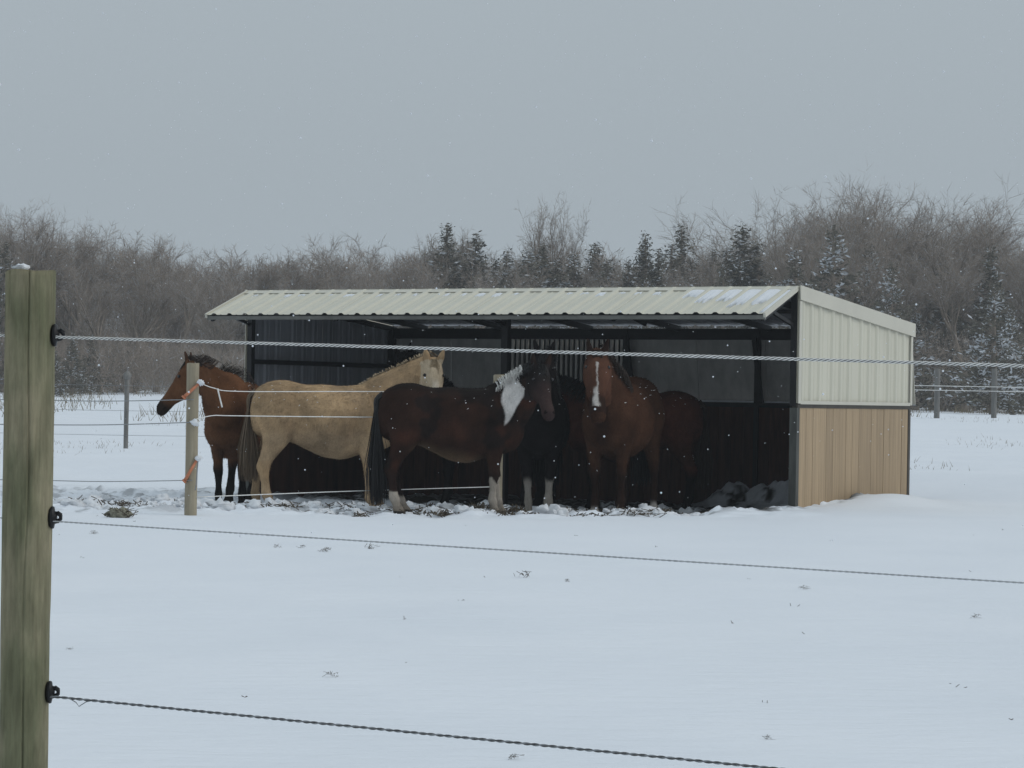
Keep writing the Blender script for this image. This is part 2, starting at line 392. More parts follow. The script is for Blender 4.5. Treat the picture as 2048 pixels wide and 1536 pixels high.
for xs, sg in ((0.0, 1), (-SL, -1)):
    # sheets of metal above the wood
    nsh = 4; wsh = SD / nsh
    for i in range(nsh):
        y0 = i * wsh
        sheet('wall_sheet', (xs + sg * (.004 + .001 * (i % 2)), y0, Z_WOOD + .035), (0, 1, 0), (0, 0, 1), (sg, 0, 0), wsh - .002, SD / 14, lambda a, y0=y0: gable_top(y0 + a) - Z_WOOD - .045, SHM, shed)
    # rake board trim on the gable
    b = MB(); x = xs + sg * .036
    t = .02
    xa, xb = sorted((x - sg * 0.006, x + sg * .012))
    v = []
    for yy in (-.02, SD + .06):
        zt = gable_top(yy) + .028
        for xx in (xa, xb): v += [(xx, yy, zt - .165), (xx, yy, zt)]
    b.add(v, [(0, 1, 3, 2), (4, 6, 7, 5), (0, 4, 5, 1), (2, 3, 7, 6), (1, 5, 7, 3), (0, 2, 6, 4)])
    b.obj('gable_trim', M['trim'], shed)
    b = MB(); b.box((min(xs + sg * .026, xs + sg * .036), -.012, Z_WOOD + .03), (max(xs + sg * .026, xs + sg * .036), .055, Z_PEAK - .15)); b.obj('corner_trim', M['trim'], shed)
    b = MB(); b.box((min(xs + sg * .026, xs + sg * .036), SD - .045, Z_WOOD + .03), (max(xs + sg * .026, xs + sg * .036), SD + .012, Z_REAR - .14)); b.obj('corner_trim', M['trim'], shed)
    b = MB(); b.box((min(xs + sg * .024, xs + sg * .034), .058, Z_WOOD + .022), (max(xs + sg * .024, xs + sg * .034), SD - .048, Z_WOOD + .062)); b.obj('base_trim', M['trim'], shed)
    # wood lower wall, plank by plank
    npk = 17; pw = (SD - .13) / npk
    for i in range(npk):
        b = MB(); w = .004 * random.random()
        y0 = .06 + i * pw + .003; y1 = .06 + (i + 1) * pw - .003
        xo, xi = xs + sg * (.012 + w), xs - sg * .028
        b.box((min(xo, xi), y0, -.3), (max(xo, xi), y1, Z_WOOD - .02))
        b.obj('plank', M['plank'] if True else None, shed)
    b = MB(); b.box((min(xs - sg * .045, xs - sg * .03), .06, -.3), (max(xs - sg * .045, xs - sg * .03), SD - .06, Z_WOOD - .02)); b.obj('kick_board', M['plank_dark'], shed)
    b = MB(); b.box((min(xs + sg * .022, xs - sg * .05), .0, Z_WOOD - .02), (max(xs + sg * .022, xs - sg * .05), SD, Z_WOOD + .022)); b.obj('wood_channel', M['edge_frame'], shed)
    b = MB(); b.box((min(xs + sg * .024, xs - sg * .05), SD - .068, -.3), (max(xs + sg * .024, xs - sg * .05), SD - .002, Z_WOOD - .02)); b.obj('rear_corner_post', M['edge_frame'], shed)
    b = MB(); b.box((min(xs + sg * .022, xs - sg * .07), -.02, -.3), (max(xs + sg * .022, xs - sg * .07), .056, Z_WOOD - .02)); b.obj('front_corner_post', M['corner_post'], shed)
    b = MB(); b.box((min(xs - sg * .002, xs - sg * .075), -.016, Z_WOOD - .0), (max(xs - sg * .002, xs - sg * .075), .06, Z_PEAK - .02)); b.obj('front_post', M['frame'], shed)
    # inner rails and rafters of the gable
    b = MB(); b.box((min(xs - sg * .01, xs - sg * .06), .065, 1.60), (max(xs - sg * .01, xs - sg * .06), SD - .06, 1.66)); b.obj('girt_rail', M['frame'], shed)
    b = MB(); b.bar((xs - sg * .04, .06, gable_top(.06) - .06), (xs - sg * .04, SD - .03, gable_top(SD - .03) - .06), .05, .07); b.obj('rafter', M['frame'], shed)
    b = MB(); b.box((min(xs - sg * .002, xs - sg * .09), SD - .09, -.3), (max(xs - sg * .002, xs - sg * .09), SD - .005, Z_REAR - .03)); b.obj('rear_post', M['frame'], shed)
b = MB(); b.box((-SL / 2 - .045, -.02, -.3), (-SL / 2 + .045, .06, Z_PEAK - .06)); b.obj('front_post', M['frame'], shed)
b = MB(); b.box((-SL + .08, -.01, Z_PEAK - .13), (-.08, .05, Z_PEAK - .035)); b.obj('front_header', M['frame'], shed)
for i in range(6):
    x = -SL + .6 + i * (SL - 1.2) / 5
    b = MB(); b.bar((x, .05, gable_top(.05) - .05), (x, SD - .03, gable_top(SD - .03) - .05), .05, .07); b.obj('rafter', M['frame'], shed)
for x in (-SL + .05, -SL * .75, -SL / 2, -SL * .25, -.05):
    b = MB(); b.bar((x, -.03, Z_PEAK - .06), (x, -OVER + .05, Z_EAVE - .05), .045, .06); b.obj('overhang_arm', M['frame'], shed)
    b = MB(); b.bar((x, -.03, Z_PEAK - .42), (x, -OVER * .62, Z_PEAK - .30), .035, .04); b.obj('overhang_brace', M['frame'], shed)
b = MB(); b.box((-SL + .01, -OVER + .05, Z_EAVE - .05), (-.01, -OVER + .10, Z_EAVE + .004)); b.obj('eave_purlin', M['frame'], shed)
b = MB(); b.bar((-SL + .08, SD * .5, gable_top(SD * .5) - .045), (-.08, SD * .5, gable_top(SD * .5) - .045), .05, .05); b.obj('purlin', M['frame'], shed)
# rear wall
b = MB(); b.box((-SL + .09, SD - .07, Z_REAR - .19), (-.09, SD - .012, Z_REAR - .045)); b.obj('rear_header', M['frame'], shed)
b = MB(); b.box((-SL + .09, SD - .08, Z_WOOD - .03), (-.09, SD - .006, Z_WOOD + .03)); b.obj('rear_sill', M['frame'], shed)
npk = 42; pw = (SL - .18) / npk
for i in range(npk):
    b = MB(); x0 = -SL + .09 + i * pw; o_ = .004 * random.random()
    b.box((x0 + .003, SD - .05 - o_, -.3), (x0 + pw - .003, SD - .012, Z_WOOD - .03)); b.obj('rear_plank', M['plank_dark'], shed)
XB = (-SL + .09, -5.85, -4.02, -2.08, -.09)
for x in XB[1:4]:
    b = MB(); b.box((x - .03, SD - .085, -.3), (x + .03, SD - .004, Z_REAR - .045)); b.obj('rear_post', M['frame'], shed)
# far left bay: smooth liner, next: close corrugation, then hinged flaps standing open at their foot
def slab(name, v, material, dy=.014):
    b = MB(); v = v + [(a, y + dy, z) for a, y, z in v]
    b.add(v, [(0, 1, 2, 3), (7, 6, 5, 4), (0, 4, 5, 1), (1, 5, 6, 2), (2, 6, 7, 3), (3, 7, 4, 0)]); return b.obj(name, material, shed)
for k, (xa, xb, npan) in enumerate(((XB[0], XB[1] - .03, 2), (XB[2] + .03, .0, 4))):
    w = (xb - xa) / npan; out = .01 if k == 0 else .10
    for i in range(npan):
        x0 = xa + i * w
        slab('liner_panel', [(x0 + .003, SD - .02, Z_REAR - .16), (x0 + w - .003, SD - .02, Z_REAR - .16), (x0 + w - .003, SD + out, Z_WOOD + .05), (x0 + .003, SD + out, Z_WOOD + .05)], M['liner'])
b = MB(); x = XB[2] + .012
b.add([(x, SD - .02, Z_REAR - .16), (x, SD + .10, Z_WOOD + .0), (x, SD - .02, Z_WOOD + .0), (x + .012, SD - .02, Z_REAR - .16), (x + .012, SD + .10, Z_WOOD + .0), (x + .012, SD - .02, Z_WOOD + .0)], [(0, 1, 2), (5, 4, 3), (0, 3, 4, 1), (1, 4, 5, 2), (2, 5, 3, 0)]); b.obj('flap_cheek', M['frame'], shed)
xa, xb = XB[1] + .03, XB[2] - .03
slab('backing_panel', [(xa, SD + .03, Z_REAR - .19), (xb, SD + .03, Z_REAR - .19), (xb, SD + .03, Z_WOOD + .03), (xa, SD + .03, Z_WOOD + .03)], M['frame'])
nsl = 23
for i in range(nsl):
    x0 = xa + (i + .5) * (xb - xa) / nsl; b = MB()
    b.box((x0 - .016, SD - .05, Z_WOOD + .03), (x0 + .016, SD - .025, Z_REAR - .19)); b.obj('slat', M['slat'], shed)
slab('rear_flap', [(XB[2] + .03, SD + .016, Z_REAR - .10), (.012, SD + .016, Z_REAR - .10), (.012, SD + .17, Z_WOOD + .04), (XB[2] + .03, SD + .17, Z_WOOD + .04)], M['trim'], .012)
for xt, xbm in ((XB[2] + .02, XB[2] + .16), (XB[3] - .03, XB[3] + .08)):
    b = MB(); b.bar((xt, SD - .10, Z_REAR - .16), (xbm, SD - .10, Z_WOOD + .03), .06, .05, up=(0, 1, 0)); b.obj('flap_prop', M['frame'], shed)

# snow lying on the roof and on the sill
b = MB()
eyF = Vector((0, -math.cos(slopeF), -math.sin(slopeF))); ezF = Vector((0, -math.sin(slopeF), math.cos(slopeF)))
def roof_pt(x, s, h): return Vector((x, 0, Z_PEAK)) + eyF * s + ezF * h
def snow_patch(x0, x1, s0, s1, h, jag):
    n = 10; top = []; v = []
    for i in range(n + 1):
        u = i / n; x = x0 + (x1 - x0) * u
        a = s0 + .012 * random.random(); c = s1 + jag * (random.random() - .5) - jag * .6 * u
        e = math.sin(math.pi * min(1, max(0, u * .96 + .02))) ** .5
        v += [roof_pt(x, a, .002), roof_pt(x, a + .02, .006 + h * e), roof_pt(x, max(a + .04, c - .03), .006 + h * e), roof_pt(x, max(a + .05, c), .002)]
    f = []
    for i in range(n):
        for k in range(3): q = i * 4 + k; f.append((q, q + 1, q + 5, q + 4))
    b.add(v, f)
for i in range(32):
    c = -SL + (i + .5) * PITCH; x0, x1 = c - PITCH + .048, c - .046
    if i >= 27: snow_patch(x0 - .03, x1 + .03, .085, (.34, .55, .50, .66, .60)[i - 27] + .05 * random.random(), .017, .16)
    elif i in (1, 3, 4) or (i > 5 and random.random() < .85):
        w = random.uniform(.35, .95); xx = x0 + random.random() * (x1 - x0) * (1 - w)
        snow_patch(xx, xx + (x1 - x0) * w, .13, .20 + .10 * random.random(), .008, .06)
snow_patch(-PITCH / 2 + .045, -.02, .10, .92, .012, .03)
rs = b.obj('roof_snow', M['snow'], None, True); rs.location = shed.location; rs.rotation_euler = shed.rotation_euler
tag(rs, 'thin snow lying between the roof ribs below the ridge', 'snow', kind='stuff')
b = MB(); pts = []; rad = []
for i in range(60):
    pts.append((XB[2] + .65 + (1.95) * i / 59, SD - .045, Z_WOOD + .033)); rad.append(.016 + .006 * random.random())
b.tube(pts, rad, 7)
ss = b.obj('sill_snow', M['snow'], None, True); ss.location = shed.location; ss.rotation_euler = shed.rotation_euler
tag(ss, 'line of snow blown onto the rear sill inside the shed', 'snow', kind='stuff')

# ------------------------------------------------------------------ near fence
def twist(name, P0, P1, sag, strands, rad, off, pitch, mats, seg=10, droop=None):
    P0, P1 = Vector(P0), Vector(P1); L = (P1 - P0).length; n = max(4, int(L / pitch * seg))
    t = (P1 - P0).normalized(); a = t.cross(Vector((0, 0, 1))).normalized(); c = a.cross(t)
    b = MB()
    for k, mi in enumerate(strands):
        pts = []
        for i in range(n + 1):
            u = i / n; an = 2 * math.pi * (u * L / pitch + k / len(strands))
            z = -sag * 4 * u * (1 - u)
            pts.append(P0 + (P1 - P0) * u + Vector((0, 0, z)) + a * (math.cos(an) * off) + c * (math.sin(an) * off))
        b.tube(pts, rad if (mi == 0 or len(strands) < 4) else rad * .6, 5, mi, False)
    return b.obj(name, mats, None, True)
W0, W1 = Vector((-1.165, 6.63, 0)), Vector((1.107, 5.62, 0)); wd = W1 - W0
def wire_end(z0, z1, u): p = W0 + wd * u; return (p.x, p.y, z0 + (z1 - z0) * u)
w1 = twist('fence_rope', wire_end(1.353, 1.304, -1.0), wire_end(1.353, 1.309, 2.2), .003, (0, 1, 0, 1, 0, 1), .0017, .0024, .042, [M['wire_white'], M['rope_shadow']], 12)
tag(w1, 'white twisted electric rope, highest of the three near strands', 'rope', 'strands of the near fence')
w2 = twist('fence_wire', wire_end(.887, .842, -1.0), wire_end(.887, .842, 2.2), .003, (0, 0), .0013, .0009, .03, [M['wire_mid']], 6)
tag(w2, 'thin grey wire, middle strand of the near fence', 'wire', 'strands of the near fence')
w3 = twist('fence_wire', wire_end(.441, .389, -1.0), wire_end(.441, .389, 2.2), .003, (0, 1), .0020, .0019, .045, [M['wire_dark'], M['wire_grey']], 8)
tag(w3, 'dark twisted wire, lowest strand of the near fence', 'wire', 'strands of the near fence')

def near_post_material():
    m = mat('green_treated_post', (.30, .28, .20), .82, 0, (22, 22, 6), rgb2=(.175, .165, .115), detail=8)
    n, l = m.node_tree.nodes, m.node_tree.links; b_ = n['Principled BSDF']
    t = n['Texture Coordinate']
    mp = n.new('ShaderNodeMapping'); mp.inputs['Scale'].default_value = (7, 7, 3); l.new(t.outputs['Object'], mp.inputs[0])
    nz = n.new('ShaderNodeTexNoise'); nz.inputs['Scale'].default_value = 1; nz.inputs['Detail'].default_value = 6; l.new(mp.outputs[0], nz.inputs['Vector'])
    cr = n.new('ShaderNodeValToRGB'); cr.color_ramp.elements[0].position = .42; cr.color_ramp.elements[0].color = (.62, .66, .54, 1)
    cr.color_ramp.elements[1].position = .66; cr.color_ramp.elements[1].color = (1.2, 1.12, 1.04, 1); l.new(nz.outputs[0], cr.inputs[0])
    old = b_.inputs['Base Color'].links[0].from_socket
    mu = n.new('ShaderNodeMixRGB'); mu.blend_type = 'MULTIPLY'; mu.inputs[0].default_value = 1; l.new(old, mu.inputs[1]); l.new(cr.outputs[0], mu.inputs[2])
    l.new(mu.outputs[0], b_.inputs['Base Color'])
    mp3 = n.new('ShaderNodeMapping'); mp3.inputs['Scale'].default_value = (75, 75, 7); l.new(t.outputs['Object'], mp3.inputs[0])
    n4 = n.new('ShaderNodeTexNoise'); n4.inputs['Scale'].default_value = 1; n4.inputs['Detail'].default_value = 7; n4.inputs['Roughness'].default_value = .7; l.new(mp3.outputs[0], n4.inputs['Vector'])
    c4 = n.new('ShaderNodeValToRGB'); c4.color_ramp.elements[0].position = .34; c4.color_ramp.elements[0].color = (.45, .43, .40, 1); c4.color_ramp.elements[1].position = .58; c4.color_ramp.elements[1].color = (1.12, 1.12, 1.12, 1); l.new(n4.outputs[0], c4.inputs[0])
    m4 = n.new('ShaderNodeMixRGB'); m4.blend_type = 'MULTIPLY'; m4.inputs[0].default_value = .4; l.new(mu.outputs[0], m4.inputs[1]); l.new(c4.outputs[0], m4.inputs[2]); l.new(m4.outputs[0], b_.inputs['Base Color'])
    mp2 = n.new('ShaderNodeMapping'); mp2.inputs['Scale'].default_value = (120, 120, 5); l.new(t.outputs['Object'], mp2.inputs[0])
    n2 = n.new('ShaderNodeTexNoise'); n2.inputs['Scale'].default_value = 1; n2.inputs['Detail'].default_value = 5; l.new(mp2.outputs[0], n2.inputs['Vector'])
    bp = n.new('ShaderNodeBump'); bp.inputs['Strength'].default_value = .6; bp.inputs['Distance'].default_value = .004
    l.new(n2.outputs[0], bp.inputs['Height']); l.new(bp.outputs[0], b_.inputs['Normal'])
    return m
def round_post(name, r0, h0, h1, material, parent, seed, na=56, nz_=110, cracks=((-1.75, .012),), rough=.003):
    th = np.linspace(0, 2 * np.pi, na, endpoint=False); zz = np.linspace(h0, h1, nz_)
    T, Z = np.meshgrid(th, zz)
    P = np.stack([np.cos(T).ravel() * 2.5, np.sin(T).ravel() * 2.5, Z.ravel() * 2.2], 1)
    r = r0 + rough * fbm(P, 3, seed).reshape(T.shape) + .0012 * noise(np.stack([np.cos(T).ravel() * 14, np.sin(T).ravel() * 14, Z.ravel() * 4], 1), seed + 9).reshape(T.shape)
    for c, dp in cracks:
        cc = c + .10 * noise(np.stack([Z.ravel() * 3, Z.ravel() * 0, Z.ravel() * 0], 1), seed + 3).reshape(T.shape)
        dd = np.angle(np.exp(1j * (T - cc)))
        amp = np.clip(.15 + 1.3 * noise(np.stack([Z.ravel() * 1.7, Z.ravel() * 0 + 7, Z.ravel() * 0], 1), seed + 5).reshape(T.shape), 0, 1)
        r = r - dp * amp * np.exp(-(dd / (.05 if na < 100 else .028)) ** 2)
    X, Y = r * np.cos(T), r * np.sin(T)
    Zt = Z.copy(); Zt[-1] += .003 * np.cos(3 * th) + .004 * np.cos(th + 1)
    v = np.stack([X.ravel(), Y.ravel(), Zt.ravel()], 1).tolist()
    f = []
    for i in range(nz_ - 1):
        for k in range(na): k2 = (k + 1) % na; f.append((i * na + k, i * na + k2, (i + 1) * na + k2, (i + 1) * na + k))
    v.append((0, 0, h1 + .003)); c = len(v) - 1
    for k in range(na): f.append(((nz_ - 1) * na + k, (nz_ - 1) * na + (k + 1) % na, c))
    return mesh_obj(name, v, f, material, parent, True)
NP = (-1.231, 6.655, 0)
np_ = empty('fence_post', NP); np_.rotation_euler = (0, R(-.25), 0)
tag(np_, 'thick round green treated post close by at the left edge', 'post')
round_post('post_shaft', .0625, -.4, 1.52, near_post_material(), np_, 4, na=180, nz_=170, cracks=((-1.42, .011), (-2.35, .004), (1.2, .012)))
for z, zo in ((1.353, .012), (.887, .0), (.441, .0)):
    ins = empty('insulator', (.0625, -.01, z + .006), 0, np_)
    b = MB()
    # ribbed disc plate against the wood
    v = []; f = []; n = 20
    for (x, r) in ((-.006, .0), (-.006, .027), (.004, .031), (.009, .029), (.011, .018), (.016, .016), (.018, .011)):
        for k in range(n): an = 2 * math.pi * k / n; v.append((x, .8 * r * math.cos(an), 1.12 * r * math.sin(an)))
    for i in range(6):
        for k in range(n): k2 = (k + 1) % n; f.append((i * n + k, i * n + k2, (i + 1) * n + k2, (i + 1) * n + k))
    f.append(tuple(6 * n + k for k in range(n)))
    b.add(v, f)
    b.tube([(.012, 0, .012), (.022, -.004, .012), (.030, -.006, .006), (.030, -.006, -.004), (.022, -.004, -.010), (.012, 0, -.012)], [.007, .007, .0065, .006, .007, .007], 8)
    b.tube([(.020, -.006, .016), (.034, -.006, .010)], [.006, .003], 6)
    o = b.obj('insulator_clip', M['insulator'], np_, True); o.location = ins.location; o.scale = (.85, .85, .85)
    bpy.data.objects.remove(ins)
def lump(name, loc, size, seed, material, amp=.35, parent=None):
    n, m_ = 14, 9; v, f = [], []
    for j in range(m_):
        ph = math.pi * j / (m_ - 1)
        for i in range(n):
            th = 2 * math.pi * i / n
            v.append((math.sin(ph) * math.cos(th), math.sin(ph) * math.sin(th), math.cos(ph)))
    V = np.array(v); nn = 1 + amp * fbm(V * 2.1, 3, seed)
    V = V * nn[:, None] * np.array(size)
    for j in range(m_ - 1):
        for i in range(n): i2 = (i + 1) % n; f.append((j * n + i, (j + 1) * n + i, (j + 1) * n + i2, j * n + i2))
    o = mesh_obj(name, V.tolist(), f, material, parent, True); o.location = loc
    return o
o = lump('snow_cap', (NP[0] - .02 - .007, NP[1] - .02, 1.53), (.018, .022, .010), 3, M['snow'], .5)
tag(o, 'small lump of snow on top of the thick near post', 'snow')
# frayed loop hanging at the lowest insulator
p = wire_end(.441, .389, .03)
b = MB(); b.tube([(p[0] - .02, p[1], p[2] + .002), (p[0] + .005, p[1], p[2] - .012), (p[0] + .012, p[1], p[2] - .022), (p[0] + .03, p[1], p[2] - .010), (p[0] + .06, p[1] - .02, p[2] - .002)], .0012, 4)
o = b.obj('wire_loop', M['wire_grey'], w3, True)

# ------------------------------------------------------------------ yard fence before the shed
def simple_wire(name, pts, r, material, label, cat='wire', group='strands of the yard fence', parent=None):
    b = MB()
    P = [Vector(p) for p in pts]; out = []
    for i in range(len(P) - 1):
        p0, p1, p2, p3 = P[max(i - 1, 0)], P[i], P[i + 1], P[min(i + 2, len(P) - 1)]
        for k in range(8):
            t = k / 8; out.append(.5 * ((2 * p1) + (p2 - p0) * t + (2 * p0 - 5 * p1 + 4 * p2 - p3) * t * t + (3 * p1 - p0 - 3 * p2 + p3) * t ** 3))
    out.append(P[-1]); b.tube(out, r, 5)
    o = b.obj(name, material, parent, True)
    if parent is None: tag(o, label, cat, group)
    return o
P1 = (-3.23, 26.3); P2 = (-.15, 28.9)
yp = empty('yard_post', (P1[0], P1[1], -.02))
tag(yp, 'tan wooden fence post with orange handles in front of the brown horse', 'post')
round_post('post_shaft', .062, -.4, 1.53, M['post2'], yp, 8, 24, 40, ((-1.2, .006),), .003)
for z0, z1, x0, x1 in ((1.19, 1.33, -.075, .075), (.345, .56, -.055, .065)):
    b = MB(); b.tube([(x0, -.075, z0), (x0 * .7 + x1 * .3, -.08, z0 * .7 + z1 * .3), (x1, -.07, z1)], [.019, .016, .014], 8)
    b.tube([(x0 - .012, -.075, z0 - .012), (x0, -.075, z0)], [.025, .025], 8)
    b.obj('orange_handle', M['orange'], yp, True)
for x, z, s in ((.085, 1.335, .035), (.03, .93, .04), (.075, .575, .035)):
    b = lump('rope_knot', (x, -.07, z), (s, s * .8, s * .8), int(z * 10), M['snow'], .5, yp)
b = MB(); b.tube([(.075, -.07, .56), (.06, -.07, .3), (.05, -.06, .25)], .006, 5); b.obj('hanging_cord', M['wire_grey'], yp)
yp2 = empty('yard_post', (P2[0], P2[1], -.05))
tag(yp2, 'fence post whose top shows behind the back of the pinto horse', 'post')
round_post('post_shaft', .06, -.4, 1.52, M['post2'], yp2, 12, 24, 30, ((-1.2, .006),), .003)
def fx(u, z): return (P1[0] + (P2[0] - P1[0]) * u, P1[1] + (P2[1] - P1[1]) * u - .075, z)
simple_wire('yard_wire', [(P1[0] + .09, P1[1] - .07, 1.31), (P1[0] + .2, P1[1] + .08, 1.265), fx(.14, 1.235), fx(.5, 1.255), fx(1, 1.28)], .0045, M['wire_white'], 'pale rope at back height from the tan post past the palomino')
simple_wire('yard_wire', [(P1[0] + .04, P1[1] - .07, .945), (P1[0] + .2, P1[1] + .08, .985), fx(.13, .985), fx(.5, .985), fx(1, 1.0)], .005, M['wire_white'], 'pale rope at belly height from the tan post past the palomino')
simple_wire('yard_wire', [fx(.02, .16), fx(.5, .20), fx(1, .23)], .005, M['wire_white'], 'pale low wire running past the hooves of the palomino')
simple_wire('hanging_twine', [(P1[0] + .24, P1[1] + .1, 1.26), (P1[0] + .26, P1[1] + .1, 1.18), (P1[0] + .29, P1[1] + .1, 1.07)], .008, M['wire_white'], 'short end of twine hanging from the rope in front of the brown horse', 'twine', None)
for zz, lab, r in (((1.145, 1.11), 'highest pale wire running left from the tan post', .0045), ((.915, .86), 'sagging middle wire running left from the tan post', .005), ((.33, .30), 'lowest wire running left from the tan post', .0045)):
    z0, z1 = zz
    simple_wire('side_wire', [(P1[0] + .02, P1[1] - .07, z0), (P1[0] - .9, P1[1] - .02, (z0 + z1) / 2 - .015), (P1[0] - 1.9, P1[1], z1), (P1[0] - 4.5, P1[1], z1 - .02)], r, M['wire_grey'], lab)

# far posts
FP = []
def far_post(x, y, h, r, label, material):
    z = gz(x, y); e = empty('far_post', (x, y, z)); tag(e, label, 'post', 'posts of the far fence')
    round_post('post_shaft', r, -.3, h, material, e, int(abs(x) * 7), 12, 8, (), .004)
    FP.append((x, y, z)); return e
p = far_post(-8.15, 55, 1.5, .05, 'grey post standing alone in the far left snowfield', M['post_far'])
lump('post_cap', (0, 0, 1.54), (.085, .085, .10), 5, M['post_far'], .3, p)
far_post(12.75, 78, 1.5, .085, 'far post just right of the shed before the wood', M['post_far'])
far_post(14.46, 78, 1.5, .085, 'far post close to the right edge before the wood', M['post_far'])
for z, lab in ((1.35, 'upper'), (.82, 'middle'), (.30, 'lower')):
    simple_wire('far_wire', [(-14, 55, z + .0), (-8.15, 54.94, z - .02), (-3, 56, z + .0)], .004, M['wire_grey'], lab + ' thin wire on the lone grey far post', 'wire', 'strands of the far fence')
zr = FP[1][2]
for dz, lab in ((.98, 'upper'), (.85, 'lower')):
    simple_wire('far_wire', [(11.6, 78, zr + dz), (12.75, 77.9, zr + dz), (14.46, 77.9, zr + dz), (18, 78, zr + dz)], .011, M['wire_white'], lab + ' pale wire between the two far right posts', 'wire', 'strands of the far fence')

# ------------------------------------------------------------------ horses
def catmull(st, per=6):
    """st rows of numbers -> resampled rows"""
    A = np.array(st, dtype=float); n = len(A); out = []
    for i in range(n - 1):
        p0, p1, p2, p3 = A[max(i - 1, 0)], A[i], A[i + 1], A[min(i + 2, n - 1)]
        for k in range(per):
            t = k / per; out.append(.5 * ((2 * p1) + (p2 - p0) * t + (2 * p0 - 5 * p1 + 4 * p2 - p3) * t * t + (3 * p1 - p0 - 3 * p2 + p3) * t ** 3))
    out.append(A[-1]); return np.array(out)
def loft(b, st, side=(0, 1, 0), K=18, per=5, fixed=None, ex=2.2):
    """st: x y z rw rh ; rings perpendicular to the path (or in a fixed frame)"""
    A = catmull(st, per); m = len(A); v = []
    for i in range(m):
        p = Vector(A[i, :3]); rw, rh = max(A[i, 3], .004), max(A[i, 4], .004)
        if fixed: sd, up = fixed
        else:
            t = (Vector(A[min(i + 1, m - 1), :3]) - Vector(A[max(i - 1, 0), :3])).normalized()
            sd = Vector(side); sd = (sd - t * sd.dot(t)).normalized(); up = t.cross(sd)
        for k in range(K):
            an = 2 * math.pi * k / K; c, s = math.cos(an), math.sin(an)
            c = math.copysign(abs(c) ** (2 / ex), c); s = math.copysign(abs(s) ** (2 / ex), s)
            v.append(p + sd * (rw * c) + up * (rh * s))
    f = []
    for i in range(m - 1):
        for k in range(K): k2 = (k + 1) % K; f.append((i * K + k, i * K + k2, (i + 1) * K + k2, (i + 1) * K + k))
    f.append(tuple(range(K))[::-1]); f.append(tuple((m - 1) * K + k for k in range(K)))
    b.add(v, f)

def strands(b, roots, n_per, path_fn, w0, taper=.25):
    for r in roots:
        for _ in range(n_per):
            pts = path_fn(r)
            a = random.uniform(0, math.pi); wv = Vector((math.cos(a), math.sin(a), 0)); v = []
            m = len(pts)
            for i, p in enumerate(pts):
                w = w0 * (1 - (1 - taper) * i / (m - 1)); v += [Vector(p) - wv * w, Vector(p) + wv * w]
            b.add(v, [(2 * i, 2 * i + 1, 2 * i + 3, 2 * i + 2) for i in range(m - 1)])

